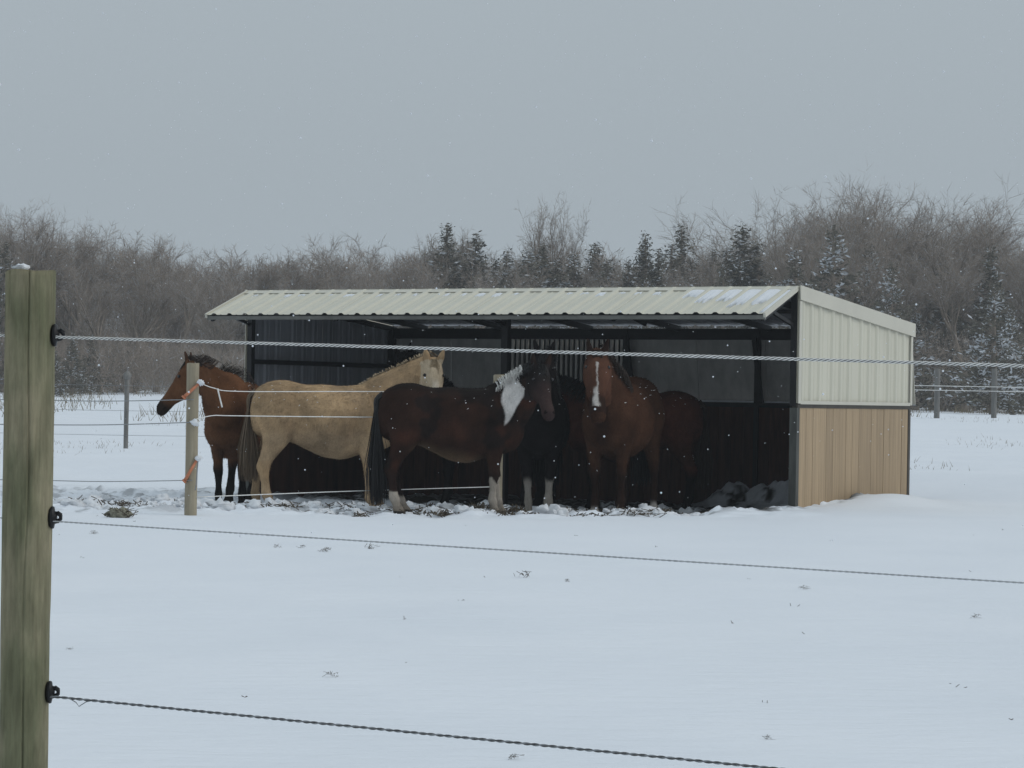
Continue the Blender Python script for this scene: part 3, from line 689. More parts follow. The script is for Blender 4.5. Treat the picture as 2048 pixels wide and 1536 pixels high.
def horse(label, loc, yaw, sc, neck, poll, hdir, hdown, coatfn, mane, tail, feet=None, ears=1.0, girth=1.0, mane_side=1, mane_len=.20, tail_len=.95, neck_r=1.0, roll=0, head_sc=1.0, mane_from=-9):
    root = empty('horse', loc, yaw); root.scale = (sc, sc, sc)
    tag(root, label, 'horse', 'horses gathered at the shed')
    feet = feet or {}
    b = MB()
    g = girth
    T = [(-.83, 1.12, .09, .07), (-.80, 1.13, .20, .16), (-.72, 1.155, .285, .23), (-.58, 1.17, .335, .275), (-.42, 1.165, .35, .295), (-.22, 1.11, .36, .30),
         (0, 1.055, .39 * g, .325 * g), (.22, 1.04, .40 * g, .325 * g), (.40, 1.07, .405, .30), (.55, 1.08, .385, .275), (.68, 1.06, .33, .25), (.78, 1.03, .25, .20), (.85, 1.02, .11, .10)]
    loft(b, [(x, 0, z, w, h) for x, z, h, w in T], fixed=(Vector((0, 1, 0)), Vector((0, 0, 1))), K=22)
    legs = {}
    for s, sn in ((1, 'l'), (-1, 'r')):
        fx_, fy_ = feet.get('h' + sn, (0, 0))
        H = [(-.46, .10, 1.24, .13, .20), (-.50, .14, 1.10, .15, .25), (-.50, .155, .95, .13, .20), (-.53, .16, .82, .095, .145), (-.60, .16, .70, .068, .098), (-.67, .155, .59, .052, .072), (-.695, .155, .52, .050, .070), (-.69, .155, .43, .038, .047),
             (-.68, .155, .33, .036, .042), (-.675, .155, .24, .041, .048), (-.665, .155, .195, .046, .054), (-.645, .155, .13, .037, .042), (-.63, .155, .085, .047, .056), (-.615, .155, .05, .056, .066), (-.605, .155, .0, .062, .076)]
        H2 = []
        for x, y, z, w, h in H:
            k = max(0, 1 - z / .95); H2.append((x + fx_ * k, s * y + fy_ * k, z, w * 1.12, h * 1.10))
        loft(b, H2, K=16, fixed=(Vector((0, 1, 0)), Vector((1, 0, 0))))
        fx_, fy_ = feet.get('f' + sn, (0, 0))
        F = [(.56, .10, 1.18, .10, .18), (.55, .14, 1.02, .115, .185), (.52, .155, .88, .095, .135), (.51, .155, .76, .074, .098), (.51, .155, .64, .060, .074), (.515, .15, .54, .050, .058), (.52, .15, .475, .052, .058), (.515, .15, .40, .040, .044),
             (.515, .15, .30, .034, .039), (.515, .15, .22, .040, .046), (.52, .15, .18, .044, .052), (.54, .15, .12, .036, .041), (.55, .15, .08, .047, .055), (.56, .15, .045, .056, .066), (.57, .15, .0, .063, .077)]
        F2 = []
        for x, y, z, w, h in F:
            k = max(0, 1 - z / .95); F2.append((x + fx_ * k, s * y + fy_ * k, z, w * 1.14, h * 1.12))
        loft(b, F2, K=16, fixed=(Vector((0, 1, 0)), Vector((1, 0, 0))))
    # neck
    nk = [(.46, 0, 1.14, .20, .30)] + [(*p, w * neck_r, h * neck_r) for p, w, h in zip(neck, (.195, .15, .12), (.31, .25, .19))] + [(*poll, .095, .135)]
    ax, ay = hdir; hn = math.hypot(ax, ay); h = Vector((ax / hn, ay / hn, 0)); e = R(hdown)
    a = h * math.cos(e) - Vector((0, 0, 1)) * math.sin(e); nrm = h * math.sin(e) + Vector((0, 0, 1)) * math.cos(e); sd = nrm.cross(a).normalized()
    NA = catmull(nk, 6)
    loft(b, nk, K=18, per=6)
    # head
    PO = Vector(poll); hv = []; HS = [(-.07, .045, -.05, .05), (-.02, .075, -.10, .078), (.05, .085, -.165, .094), (.12, .085, -.215, .102), (.19, .078, -.225, .100), (.27, .066, -.185, .084), (.36, .056, -.135, .066),
          (.45, .050, -.105, .057), (.53, .048, -.098, .061), (.59, .035, -.095, .062), (.635, .005, -.08, .048), (.655, -.02, -.055, .025)]
    HS = [(t * 1.04 * head_sc, u * 1.12 * head_sc, l * 1.08 * head_sc, w * 1.22 * head_sc) for t, u, l, w in HS]
    st = [(*(PO + a * t + nrm * ((u + l) / 2)), w, (u - l) / 2) for t, u, l, w in HS]
    loft(b, st, K=18, per=4, fixed=(sd, nrm), ex=2.3)
    for s in (1, -1):
        base = PO + a * -.015 + nrm * .06 + sd * (s * .075)
        ed = (nrm * .75 - a * .65 + sd * (s * .22)).normalized()
        es = (sd * 1.0 - ed * sd.dot(ed)).normalized()
        L = .165 * ears; stt = []
        for t, w, d_ in ((-.2, .034, .03), (.0, .038, .026), (.25, .043, .024), (.5, .038, .021), (.75, .026, .017), (1, .010, .010)):
            stt.append((*(base + ed * (L * t)), w, d_))
        loft(b, stt, side=es, K=10, per=2)
    # one continuous skin
    me = bpy.data.meshes.new('tmp'); me.from_pydata([tuple(p) for p in b.v], [], b.f); tmp = bpy.data.objects.new('tmp', me); col.objects.link(tmp)
    rm = tmp.modifiers.new('r', 'REMESH'); rm.mode = 'VOXEL'; rm.voxel_size = .0145; rm.use_smooth_shade = True
    sm = tmp.modifiers.new('s', 'SMOOTH'); sm.factor = .5; sm.iterations = 4
    dg = bpy.context.evaluated_depsgraph_get(); ev = tmp.evaluated_get(dg); body = bpy.data.meshes.new_from_object(ev); body.name = 'body'
    bpy.data.objects.remove(tmp); bpy.data.meshes.remove(me)
    n = len(body.vertices); V = np.empty(n * 3, dtype=np.float32); body.vertices.foreach_get('co', V); V = V.reshape(-1, 3).astype(float)
    D = V - np.array(PO); hc = np.stack([D @ np.array(a), D @ np.array(nrm), D @ np.array(sd)], 1)
    # neck coordinate: nearest centreline point
    isn = NA[:, :3]; dn = np.linalg.norm(V[:, None, :] - isn[None, :, :], axis=2); kmin = dn.argmin(1); neck_t = kmin / (len(isn) - 1); neck_d = dn.min(1)
    on_head = (hc[:, 0] > -.02) & (hc[:, 0] < .70) & (hc[:, 1] > -.26) & (hc[:, 1] < .16) & (np.abs(hc[:, 2]) < .15)
    is_ear = (hc[:, 0] < .02) & (hc[:, 1] > .09) & (np.abs(hc[:, 2]) < .16) & (np.linalg.norm(D, axis=1) < .33) & (hc[:, 0] > -.3)
    # shallow muscle relief so the barrel is not a plain tube
    nr = np.empty(n * 3, dtype=np.float32); body.vertices.foreach_get('normal', nr); nr = nr.reshape(-1, 3).astype(float)
    sidew = sstep(.08, .2, np.abs(V[:, 1])) * (~on_head)
    def dent(cx, cz, rx, rz, tilt=0): dx_ = V[:, 0] - cx + tilt * (V[:, 2] - cz); return np.exp(-(dx_ / rx) ** 2 - ((V[:, 2] - cz) / rz) ** 2) * sidew
    disp = -.030 * dent(-.27, 1.20, .09, .16, .3) - .022 * dent(.36, 1.02, .05, .26, -.25) - .020 * dent(-.34, .93, .05, .14, -.5) - .018 * dent(.66, 1.22, .05, .16, .9) \
        + .018 * dent(-.55, 1.12, .14, .18) + .015 * dent(.50, .98, .10, .16) + .016 * dent(.05, .88, .25, .12) - .014 * dent(-.66, .98, .04, .18, .2) \
        + .006 * np.sin(V[:, 0] * 46) * dent(.02, 1.0, .18, .16) + .008 * fbm(V * 5, 3, 8)
    V = V + nr * disp[:, None]; body.vertices.foreach_set('co', V.astype(np.float32).ravel())
    C = coatfn(V, hc, on_head, is_ear, neck_t, neck_d)
    nn = fbm(V * 3.2, 3, int(abs(loc[0]) * 50))
    C = C * (1 + .26 * nn + .16 * fbm(V * 9, 2, 19))[:, None]
    hoof = V[:, 2] < .062; C[hoof] = np.array([.035, .03, .026])
    nost = on_head & (np.abs(hc[:, 0] - .59) < .022) & (np.abs(np.abs(hc[:, 2]) - .045) < .017) & (hc[:, 1] > -.07) & (hc[:, 1] < .03); C[nost] *= .25
    mouth = on_head & (hc[:, 0] > .54) & (np.abs(hc[:, 1] + .062) < .008); C[mouth] *= .4
    ca = body.attributes.new('coat', 'FLOAT_COLOR', 'POINT')
    ca.data.foreach_set('color', np.concatenate([np.clip(C, .002, .9), np.ones((n, 1))], 1).astype(np.float32).ravel())
    body.materials.clear(); body.materials.append(M['coat']); body.polygons.foreach_set('use_smooth', np.ones(len(body.polygons), dtype=bool))
    body_o = link(bpy.data.objects.new('body', body), root)
    # shaggy winter coat: short tufts lying along the body
    gr = np.random.default_rng(int(abs(loc[0] * 100)) + 5); cand = np.where((V[:, 2] > .09) & (~is_ear))[0]; k = gr.choice(cand, 17000)
    fl = np.tile(np.array([-.75, 0, -.55]), (len(k), 1)); fl[V[k, 2] < .6] = [0, 0, -1]; fl[on_head[k]] = np.array(a)
    N = nr[k]; fl = fl - N * (fl * N).sum(1)[:, None]; fl /= np.linalg.norm(fl, axis=1)[:, None] + 1e-6
    dr = fl + N * gr.uniform(.25, .75, (len(k), 1)) + gr.normal(0, .22, (len(k), 3)); dr /= np.linalg.norm(dr, axis=1)[:, None]
    sw = np.cross(dr, N); sw /= np.linalg.norm(sw, axis=1)[:, None] + 1e-6; hl_ = gr.uniform(.014, .032, (len(k), 1)) * np.where(on_head[k], .5, 1)[:, None]
    TV = np.empty((len(k), 3, 3)); TV[:, 0] = V[k] - sw * .004; TV[:, 1] = V[k] + sw * .004; TV[:, 2] = V[k] + dr * hl_
    fm_ = np_mesh('winter_coat', TV.reshape(-1, 3), np.arange(len(k) * 3).reshape(-1, 3), 3, M['coat'])
    cc_w = (gr.random(len(k)) < .012) & (N[:, 2] > .15)
    fa = fm_.attributes.new('coat', 'FLOAT_COLOR', 'POINT'); cc = np.repeat(np.clip(C[k] * gr.uniform(.75, 1.25, (len(k), 1)), .002, .9), 3, axis=0)
    cc[np.repeat(cc_w, 3)] = .75
    fa.data.foreach_set('color', np.concatenate([cc, np.ones((len(cc), 1))], 1).astype(np.float32).ravel())
    # normals of the tufts follow the skin below
    fm_.normals_split_custom_set_from_vertices([tuple(q) for q in np.repeat(N, 3, axis=0)])
    fo = link(bpy.data.objects.new('winter_coat', fm_), root); fo['kind'] = 'stuff'
    # eyes
    for s in (1, -1):
        o = lump('eye', PO + a * .155 + nrm * .04 + sd * (s * .113), (.02, .02, .02), 1, M['eye'], 0, body_o)
    # mane along the crest, forelock
    b = MB(); cl = NA[2:, :5]
    def mane_path(i):
        p = Vector(cl[i, :3]); t = Vector(cl[min(i + 1, len(cl) - 1), :3]) - Vector(cl[max(i - 1, 0), :3]); t.normalize()
        s_ = Vector((0, 1, 0)); s_ = (s_ - t * s_.dot(t)).normalized(); up = s_.cross(t); up = up if up.dot(Vector((-.5, 0, 1))) > 0 else -up
        c = p + up * (cl[i, 4] * .97) + t * random.uniform(-.09, .09); L = mane_len * random.uniform(.6, 1.25); ms = mane_side
        o = s_ * (ms * cl[i, 3])
        return [c, c + up * random.uniform(-.005, .03) + s_ * (ms * .03) + t * random.uniform(-.01, .01), c + o * .55 - up * .02 + s_ * ms * .01, c + o * .95 - up * (L * .45) + s_ * (ms * .018), c + o * 1.05 - up * L + s_ * (ms * .02) + t * random.uniform(-.04, .04)]
    rows = [i for i in range(len(cl)) if cl[i, 0] > mane_from]
    if isinstance(mane, tuple):
        b2 = MB(); wh = [i for i in rows if mane[2] < cl[i, 0] < mane[3]]; rows = [i for i in rows if i not in wh]
        strands(b2, wh, 16, mane_path, .008); b2.obj('white_mane', M[mane[1]], root)['kind'] = 'stuff'
    strands(b, rows, 26, mane_path, .007)
    def fore_path(i):
        c = PO + a * (-.03) + nrm * .09 + sd * random.uniform(-.03, .03)
        return [c, c + nrm * .03 + a * .02, c + a * .10 + nrm * .012 + sd * random.uniform(-.04, .04), c + a * random.uniform(.12, .2) + nrm * .0 + sd * random.uniform(-.05, .05)]
    strands(b, [0], 60, fore_path, .006)
    b.obj('mane', M[mane[0] if isinstance(mane, tuple) else mane], root)['kind'] = 'stuff'
    b = MB()
    def tail_path(i):
        y0 = random.gauss(0, .022); L = tail_len * random.uniform(.8, 1.05); w = random.gauss(0, 1)
        q = random.gauss(0, 1)
        return [(-.78, y0, 1.37 + random.uniform(-.03, .0)), (-.835, y0, 1.31), (-.835 + .010 * q, y0 * 1.3 + .01 * w, 1.18), (-.835 + .028 * q, y0 * 1.5 + .02 * w, 1.30 - L * .45), (-.83 + .048 * q, y0 * 2 + .035 * w, 1.30 - L * .75), (-.82 + .05 * q, y0 * 1.6 + .03 * w, 1.30 - L)]
    strands(b, [0], 620, tail_path, .0075)
    loft(b, [(-.76, 0, 1.38, .04, .04), (-.83, 0, 1.31, .035, .04), (-.835, 0, 1.18, .035, .035), (-.835, 0, .95, .045, .03), (-.83, 0, .75, .05, .03), (-.82, 0, 1.25 - tail_len * .8, .015, .012)], side=(0, 1, 0), K=10, per=3)
    b.obj('tail', M[tail], root)['kind'] = 'stuff'
    return root

def mixc(C, m, rgb):
    m = np.clip(m, 0, 1)[:, None]; return C * (1 - m) + np.array(rgb) * m
def dark_points(C, V, hc, head, ear, z0=.62, z1=.42, rgb=(.014, .012, .011)):
    leg = sstep(z0, z1, V[:, 2]); C = mixc(C, leg, rgb)
    return C
def coat_bay(base, belly, points=(.014, .012, .011), blaze=None, socks=()):
    def fn(V, hc, head, ear, nt, nd):
        C = np.tile(np.array(base, float), (len(V), 1))
        C = mixc(C, sstep(.95, .78, V[:, 2]) * (V[:, 2] > .6) * .7, belly)
        C = dark_points(C, V, hc, head, ear, rgb=points)
        C = mixc(C, head * sstep(.44, .56, hc[:, 0]) * .9, points)
        C = mixc(C, ear * .6, points)
        if blaze is not None:
            w = blaze(hc); C = mixc(C, head * w, (.62, .58, .54))
        for (cx, cy, zt) in socks:
            m = (np.hypot(V[:, 0] - cx, V[:, 1] - cy) < .16) * sstep(zt + .05, zt - .02, V[:, 2]); C = mixc(C, m, (.50, .46, .42))
        return C
    return fn

# A brown horse at the left end, head turned in profile
HA = horse('brown horse left of the shed with its head turned in profile behind the tan post', (-3.29, 31.3, -.165), R(-94), 1.0,
      [(.66, -.03, 1.28), (.78, -.14, 1.46), (.75, -.30, 1.56)], (.66, -.44, 1.66), (-.12, -1.0), 50,
      coat_bay((.115, .052, .025), (.10, .05, .028)), 'hair_brown', 'hair_black', {'fr': (.02, .03), 'fl': (-.03, .0), 'hr': (.0, -.06), 'hl': (.05, -.12)}, mane_side=1, mane_len=.07, girth=1.14, neck_r=1.3)
# B palomino
def palo(V, hc, head, ear, nt, nd):
    C = np.tile(np.array((.40, .272, .155)), (len(V), 1))
    dap = fbm(V * 2.6, 3, 77)
    C = mixc(C, sstep(.05, .5, dap) * .4, (.25, .18, .115)); C = mixc(C, sstep(.15, .5, fbm(V * 6, 3, 33)) * .2, (.22, .155, .095))
    C = mixc(C, np.exp(-((V[:, 0] + .42) / .16) ** 2 - ((V[:, 2] - 1.0) / .16) ** 2) * .55, (.20, .14, .085))
    C = mixc(C, sstep(1.0, .82, V[:, 2]) * (V[:, 2] > .6) * .4, (.42, .31, .20))
    C = mixc(C, sstep(.5, .2, V[:, 2]) * .5, (.36, .27, .18))
    C = mixc(C, head * 1.0, (.50, .40, .28)); C = mixc(C, head * sstep(.05, .03, np.abs(hc[:, 2])) * (hc[:, 1] > 0) * sstep(.2, .3, hc[:, 0]) * .6, (.62, .55, .46))
    C = mixc(C, head * sstep(.55, .62, hc[:, 0]) * .6, (.25, .17, .13))
    return C
HB = horse('palomino horse standing sideways with its head turned to the viewer', (-2.20, 30.3, -.165), R(6), 1.02,
      [(.70, .0, 1.29), (.88, -.0, 1.44), (1.08, -.03, 1.60)], (1.24, -.10, 1.715), (.12, -1.0), 62,
      palo, 'hair_pale', 'hair_tan', {'hr': (.06, 0), 'hl': (-.10, .0), 'fr': (.02, 0), 'fl': (.16, 0)}, mane_side=1, girth=1.06, mane_len=.16, tail_len=.92)
# C pinto
def pinto(V, hc, head, ear, nt, nd):
    C = np.tile(np.array((.030, .015, .0105)), (len(V), 1))
    n = fbm(V * 2.2, 3, 15)
    C = mixc(C, sstep(-.1, .5, n) * .9, (.055, .022, .014)); C = mixc(C, sstep(.1, .5, fbm(V * 3.4, 3, 44)) * .85, (.014, .010, .009))
    C = mixc(C, sstep(1.30, 1.46, V[:, 2] + .06 * n) * .7, (.016, .013, .011))
    C = mixc(C, sstep(.84, .64, V[:, 2] + .06 * n + .16 * (V[:, 0] + .2)) * (V[:, 2] > .5) * sstep(.50, .25, np.abs(V[:, 0] + .02)) * .9, (.15, .10, .06))
    x, z = V[:, 0] + .05 * n, V[:, 2] + .05 * n
    # white patch over the neck, narrowing to a point towards the shoulder
    cen = .60 + (z - 1.05) * .30
    wid = np.clip((z - 1.03) * .36, 0, .13) + .02 * noise(V * 12, 9)
    white = (1 - sstep(wid - .012, wid + .012, np.abs(x - cen))) * sstep(1.03, 1.07, z) * (~head) * (~ear) * (np.linalg.norm(hc, axis=1) > .26)
    C = mixc(C, white, (.60, .57, .54))
    C = mixc(C, head * 1.0, (.024, .019, .018)); C = mixc(C, head * sstep(.16, .34, hc[:, 0]) * .8, (.05, .031, .028))
    C = mixc(C, head * sstep(.57, .62, hc[:, 0]) * .7, (.03, .02, .02))
    C = mixc(C, sstep(.60, .45, V[:, 2]) * .8, (.02, .013, .011))
    jag = .07 * noise(V * 9, 5)
    front = V[:, 0] > 0
    sock = np.where(front, sstep(.44, .41, V[:, 2] + jag), sstep(.30, .27, V[:, 2] + jag + .25 * (V[:, 0] + .68)))
    C = mixc(C, sock, (.36, .315, .265)); C = mixc(C, sstep(.2, .05, V[:, 2]) * .7, (.16, .13, .10))
    return C
HC = horse('dark brown pinto horse with a white neck patch and white stockings', (-.66, 27.66, -.05), R(7), .93,
      [(.66, -.02, 1.28), (.80, -.07, 1.44), (.92, -.16, 1.58)], (.99, -.25, 1.68), (.22, -1.0), 54,
      pinto, ('hair_black', 'hair_white', .74, .93), 'hair_black', {'hr': (.05, .0), 'hl': (.16, .02), 'fr': (-.03, 0), 'fl': (.08, 0)}, mane_side=-1, girth=1.08, mane_len=.05, tail_len=1.14, head_sc=.98, mane_from=.74)
# D bay facing out with a blaze
def bz(hc):
    wob = .012 * noise(np.stack([hc[:, 0] * 16, hc[:, 2] * 30, hc[:, 1] * 0], 1), 4)
    line = sstep(.013, .005, np.abs(hc[:, 2] + .004 + wob)) * (hc[:, 0] > .13) * (hc[:, 0] < .50) * .75
    snip = sstep(.036, .02, np.abs(hc[:, 2] + .016 + wob * 1.5)) * sstep(.40, .48, hc[:, 0] + wob) * (hc[:, 0] < .64)
    return np.clip(line + snip, 0, 1) * (hc[:, 1] > -.05)
def bay_face(V, hc, head, ear, nt, nd):
    C = coat_bay((.056, .026, .015), (.066, .032, .019), (.028, .015, .011), None, ((-.6, .155, .13), (.56, -.15, .1)))(V, hc, head, ear, nt, nd)
    C = mixc(C, head * sstep(.02, .10, hc[:, 0]) * (1 - sstep(.44, .54, hc[:, 0])), (.095, .044, .028))
    C = mixc(C, np.exp(-(V[:, 1] / .10) ** 2) * sstep(.70, .80, V[:, 0]) * (V[:, 2] < 1.45) * (~head) * .75, (.026, .013, .009))  # shade below the head painted into the coat of neck and chest
    C = mixc(C, ear * .6, (.02, .012, .01))
    return mixc(C, head * bz(hc), (.60, .56, .52))
HD = horse('bay horse with a white snip facing straight out of the shed', (1.27, 29.78, -.125), R(-108), 1.065,
      [(.68, .0, 1.30), (.84, .0, 1.47), (.90, .0, 1.61)], (.95, -.02, 1.70), (1.0, .34), 57,
      bay_face, 'hair_brown', 'hair_black', {'fl': (.0, -.02), 'fr': (.03, .02), 'hl': (.08, .06), 'hr': (.0, .0)}, mane_len=.14, girth=1.04, head_sc=1.13)
# E reddish brown rump at the back
def frosted(V, hc, head, ear, nt, nd):
    C = coat_bay((.080, .029, .019), (.06, .027, .018), (.012, .009, .008))(V, hc, head, ear, nt, nd)
    return mixc(C, sstep(.1, .5, fbm(V * 4, 3, 61) + 1.6 * (V[:, 2] - 1.42)) * (V[:, 0] > .1) * (V[:, 0] < .75) * (V[:, 2] > 1.28), (.13, .125, .12))
HE = horse('reddish brown horse whose rump shows behind the bay horse', (1.52, 31.85, -.175), R(178), 1.0,
      [(.68, .0, 1.27), (.86, .0, 1.40), (1.02, .0, 1.50)], (1.14, .05, 1.56), (.9, .4), 60,
      frosted, 'hair_black', 'hair_brown', {}, girth=1.05)
# F black with white stockings behind the pinto's head
def blackf(V, hc, head, ear, nt, nd):
    C = np.tile(np.array((.012, .010, .010)), (len(V), 1))
    return mixc(C, sstep(.46, .40, V[:, 2] + .05 * noise(V * 8, 3)) * (V[:, 0] > 0), (.30, .27, .235))
HF = horse('black horse with pale stockings standing behind the head of the pinto', (.33, 30.40, -.165), R(-91), 1.04,
      [(.68, .0, 1.32), (.84, .0, 1.53), (.93, .02, 1.68)], (1.0, .05, 1.77), (1.0, -.1), 60, blackf, 'hair_black', 'hair_black', {'fl': (0, -.05), 'fr': (0, .05)})
def blackg(V, hc, head, ear, nt, nd):
    C = np.tile(np.array((.013, .011, .0105)), (len(V), 1))
    return mixc(C, head * sstep(.1, .3, hc[:, 0]), (.05, .028, .02))
HG = horse('black horse deep in the shed whose ears rise beside the palomino head', (-.28, 32.75, -.175), R(176), .98,
      [(.68, .0, 1.34), (.84, .02, 1.57), (.98, .06, 1.77)], (1.10, .12, 1.91), (.2, 1.0), 58, blackg, 'hair_black', 'hair_black', {})

# ------------------------------------------------------------------ the wood behind
SKY = [(-200, 430), (0, 425), (80, 418), (150, 432), (210, 460), (330, 470), (390, 488), (430, 512), (500, 498), (600, 488), (700, 462), (800, 472), (870, 465), (960, 475), (1000, 480), (1180, 492), (1250, 492), (1350, 478), (1430, 465), (1500, 440), (1540, 405), (1620, 388), (1680, 372), (1760, 372), (1830, 415), (1880, 412), (1950, 410), (2000, 430), (2048, 432), (2300, 440)]
def sky_h(x, y):
    px = 1024 + 5200 * x / y
    t = np.interp(px, [a for a, _ in SKY], [b_ for _, b_ in SKY]); hor = 795 + (px - 1024) * .0175
    return CAM_Z + (hor - t) * y / 5200          # world height of the tree tops there

def bare_tree_mesh(seed, H, spread, lean=0.0, dens=1.0, upright=.6, limb=1.0):
    rd = random.Random(seed); tb = MB(); tv, tf, tm = [], [], []
    def twig(p, d_, L, w):
        a = Vector((rd.gauss(0, 1), rd.gauss(0, 1), rd.gauss(0, .3))).cross(d_)
        if a.length < 1e-4: return
        a.normalize(); n = len(tv)
        mid = p + d_ * (L * .5) + Vector((rd.gauss(0, .03), rd.gauss(0, .03), .02)) * L
        tv.extend([p - a * w, p + a * w, mid + a * w * .7, mid - a * w * .7, p + d_ * L + Vector((0, 0, .05 * L)) + a * w * .3, p + d_ * L + Vector((0, 0, .05 * L)) - a * w * .3])
        m = 1 if rd.random() < .16 else 0
        tf.append((n, n + 1, n + 2, n + 3)); tf.append((n + 3, n + 2, n + 4, n + 5)); tm.extend([m, m])
    def br(p, d_, L, r, lev):
        pts, rads = [p], [r]; q = p; dd = d_.copy(); ns = 4
        for i in range(ns):
            dd = (dd + Vector((rd.gauss(0, .11), rd.gauss(0, .11), .03 + (.05 * upright if lev else 0)))).normalized()
            q = q + dd * (L / ns); pts.append(q); rads.append(max(.006, r * (1 - .62 * (i + 1) / ns)))
        tb.tube(pts, rads, 5 if lev < 2 else 3, 0, False)
        if lev >= 3:
            for _ in range(int(10 * dens)):
                u = rd.random(); k = min(ns - 1, int(u * ns)); pp = pts[k].lerp(pts[k + 1], u * ns - k)
                t = (dd + Vector((rd.gauss(0, .7), rd.gauss(0, .7), rd.gauss(.02, .45)))).normalized()
                L2 = L * rd.uniform(.3, .65); twig(pp, t, L2, .0075)
                for _ in range(4):
                    pp2 = pp + t * (L2 * rd.uniform(.3, .95)); t2 = (t + Vector((rd.gauss(0, .7), rd.gauss(0, .7), rd.gauss(.02, .45)))).normalized()
                    twig(pp2, t2, L2 * rd.uniform(.3, .6), .006)
            return
        nch = (5, 4, 4)[lev] + rd.randint(0, 2)
        for i in range(nch):
            u = rd.uniform(.45 if lev == 0 else .25, 1.0); k = min(ns - 1, int(u * ns)); pp = pts[k].lerp(pts[k + 1], u * ns - k)
            an = rd.uniform(0, 6.283); o = Vector((math.cos(an), math.sin(an), 0)) * spread
            t = (dd * 1.0 + o * rd.uniform(.5, 1.1) + Vector((0, 0, rd.uniform(.0, .5) * upright))).normalized()
            br(pp, t, L * rd.uniform(.52, .78), rads[k] * rd.uniform(.5, .7), lev + 1)
    br(Vector((0, 0, -.2)), Vector((lean, rd.gauss(0, .04), 1)).normalized(), H * .42, (H * .015 + .02) * limb, 0)
    top = sorted(p.z for p in tv)[int(len(tv) * .997)]; s = H / top
    V1 = np.array([tuple(p) for p in tb.v]) * s; V2 = np.array([tuple(p) for p in tv]) * s
    m1 = np_mesh('trunk', V1, np.array(tb.f), 4, M['bark'], smooth=True)
    m2 = np_mesh('crown', V2, np.array(tf), 4, [M['twig'], M['twig_snow']], tm)
    return m1, m2
def cedar_mesh(seed, H, W, snow=.22, pointed=1.0):
    rd = random.Random(seed); tb = MB(); tb.tube([(0, 0, -.2), (.03, 0, H * .4), (0, .02, H * .75), (0, 0, H * .98)], [.16, .12, .07, .012], 6)
    nw = int(H * 9); tv, tf, tm = [], [], []
    for i in range(nw * 5):
        u = (i + .5) / (nw * 5); z = H * (.03 + .95 * u); ln = W * (1 - u) ** (1.2 * pointed) * rd.uniform(.45, 1.2) * (1 + .28 * math.sin(z * 4.1 + seed)) + .05
        an = rd.uniform(0, 6.283); rise = rd.uniform(-.25, .45)
        dx, dy = math.cos(an), math.sin(an)
        if i % 3 == 0: tb.tube([(0, 0, z), (dx * ln * .5, dy * ln * .5, z + ln * rise * .4), (dx * ln, dy * ln, z + ln * rise)], [.02, .012, .004], 3, 0, False)
        for k in range(int(4 + 13 * (1 - u))):
            t = rd.uniform(.25, 1.0) ** .7; c = Vector((dx * ln * t, dy * ln * t, z + ln * rise * t)) + Vector((rd.gauss(0, .10), rd.gauss(0, .10), rd.gauss(0, .07)))
            d1 = Vector((dx + rd.gauss(0, .7), dy + rd.gauss(0, .7), rise + rd.gauss(.1, .5))).normalized(); d2 = d1.cross(Vector((rd.gauss(0, 1), rd.gauss(0, 1), rd.gauss(0, 1)))).normalized()
            q_ = .45 + .55 * (1 - u) ** .5; s1, s2 = rd.uniform(.08, .19) * q_, rd.uniform(.03, .07) * q_; n = len(tv)
            tv.extend([c - d1 * s1, c + d2 * s2, c + d1 * s1, c - d2 * s2]); tf.append((n, n + 1, n + 2, n + 3))
            patch = math.sin(an * 2 + z * 1.7 + seed) + math.sin(z * 3.1 + seed * 2)
            tm.append(1 if rd.random() < snow * (1.0 + .8 * patch) else 0)
    m1 = np_mesh('trunk', np.array([tuple(p) for p in tb.v]), np.array([q if len(q) == 4 else q[:4] for q in tb.f if len(q) == 4]), 4, M['bark'])
    m2 = np_mesh('crown', np.array([tuple(p) for p in tv]), np.array(tf), 4, [M['cedar'], M['cedar_snow']], tm)
    return m1, m2
def tree(name, meshes, x, y, h, h0, rz, label, cat, group, wsc=1.0):
    e = empty(name, (x, y, gz(x, y) - .05), rz); s = h / h0; e.scale = (s * wsc, s * wsc, s)
    tag(e, label, cat, group)
    for nm, me in zip(('trunk', 'crown'), meshes): link(bpy.data.objects.new(nm, me), e)
    return e
BARE = [bare_tree_mesh(100 + i, 12, .75 + .12 * (i % 3), 0.03 * (i - 3), 1.0, .2) for i in range(6)]
def tall_pick():
    out = []
    for i in range(7):
        m1, m2 = bare_tree_mesh(150 + i, 12, .75, .02, .95, .15, 1.8); z = np.empty(len(m2.vertices) * 3, dtype=np.float32); m2.vertices.foreach_get('co', z)
        z = z.reshape(-1, 3); out.append((float(np.percentile(z[:, 2], 96)) / 12, i, (m1, m2)))
    out.sort(key=lambda t: -t[0]); return [t[2] for t in out[:4]]
TALL = tall_pick()
BUSH = [bare_tree_mesh(200 + i, 8, .7, 0, 1.2, .4) for i in range(4)]
CED = [cedar_mesh(300 + i, 7, 2.2 + .3 * (i % 3), (.10, .24, .14, .30, .08)[i], (1.0, .9, 1.25, .85, 1.1)[i]) for i in range(5)]
def X_at(px, y): return (px - 1024) / 5200 * y
def H_at(px, ytop, y):
    hor = 795 + (px - 1024) * .0175; x = X_at(px, y)
    return CAM_Z + (hor - ytop) * y / 5200 - gz(x, y)
GB, GC = 'bare trees of the wood', 'cedars along the edge of the wood'
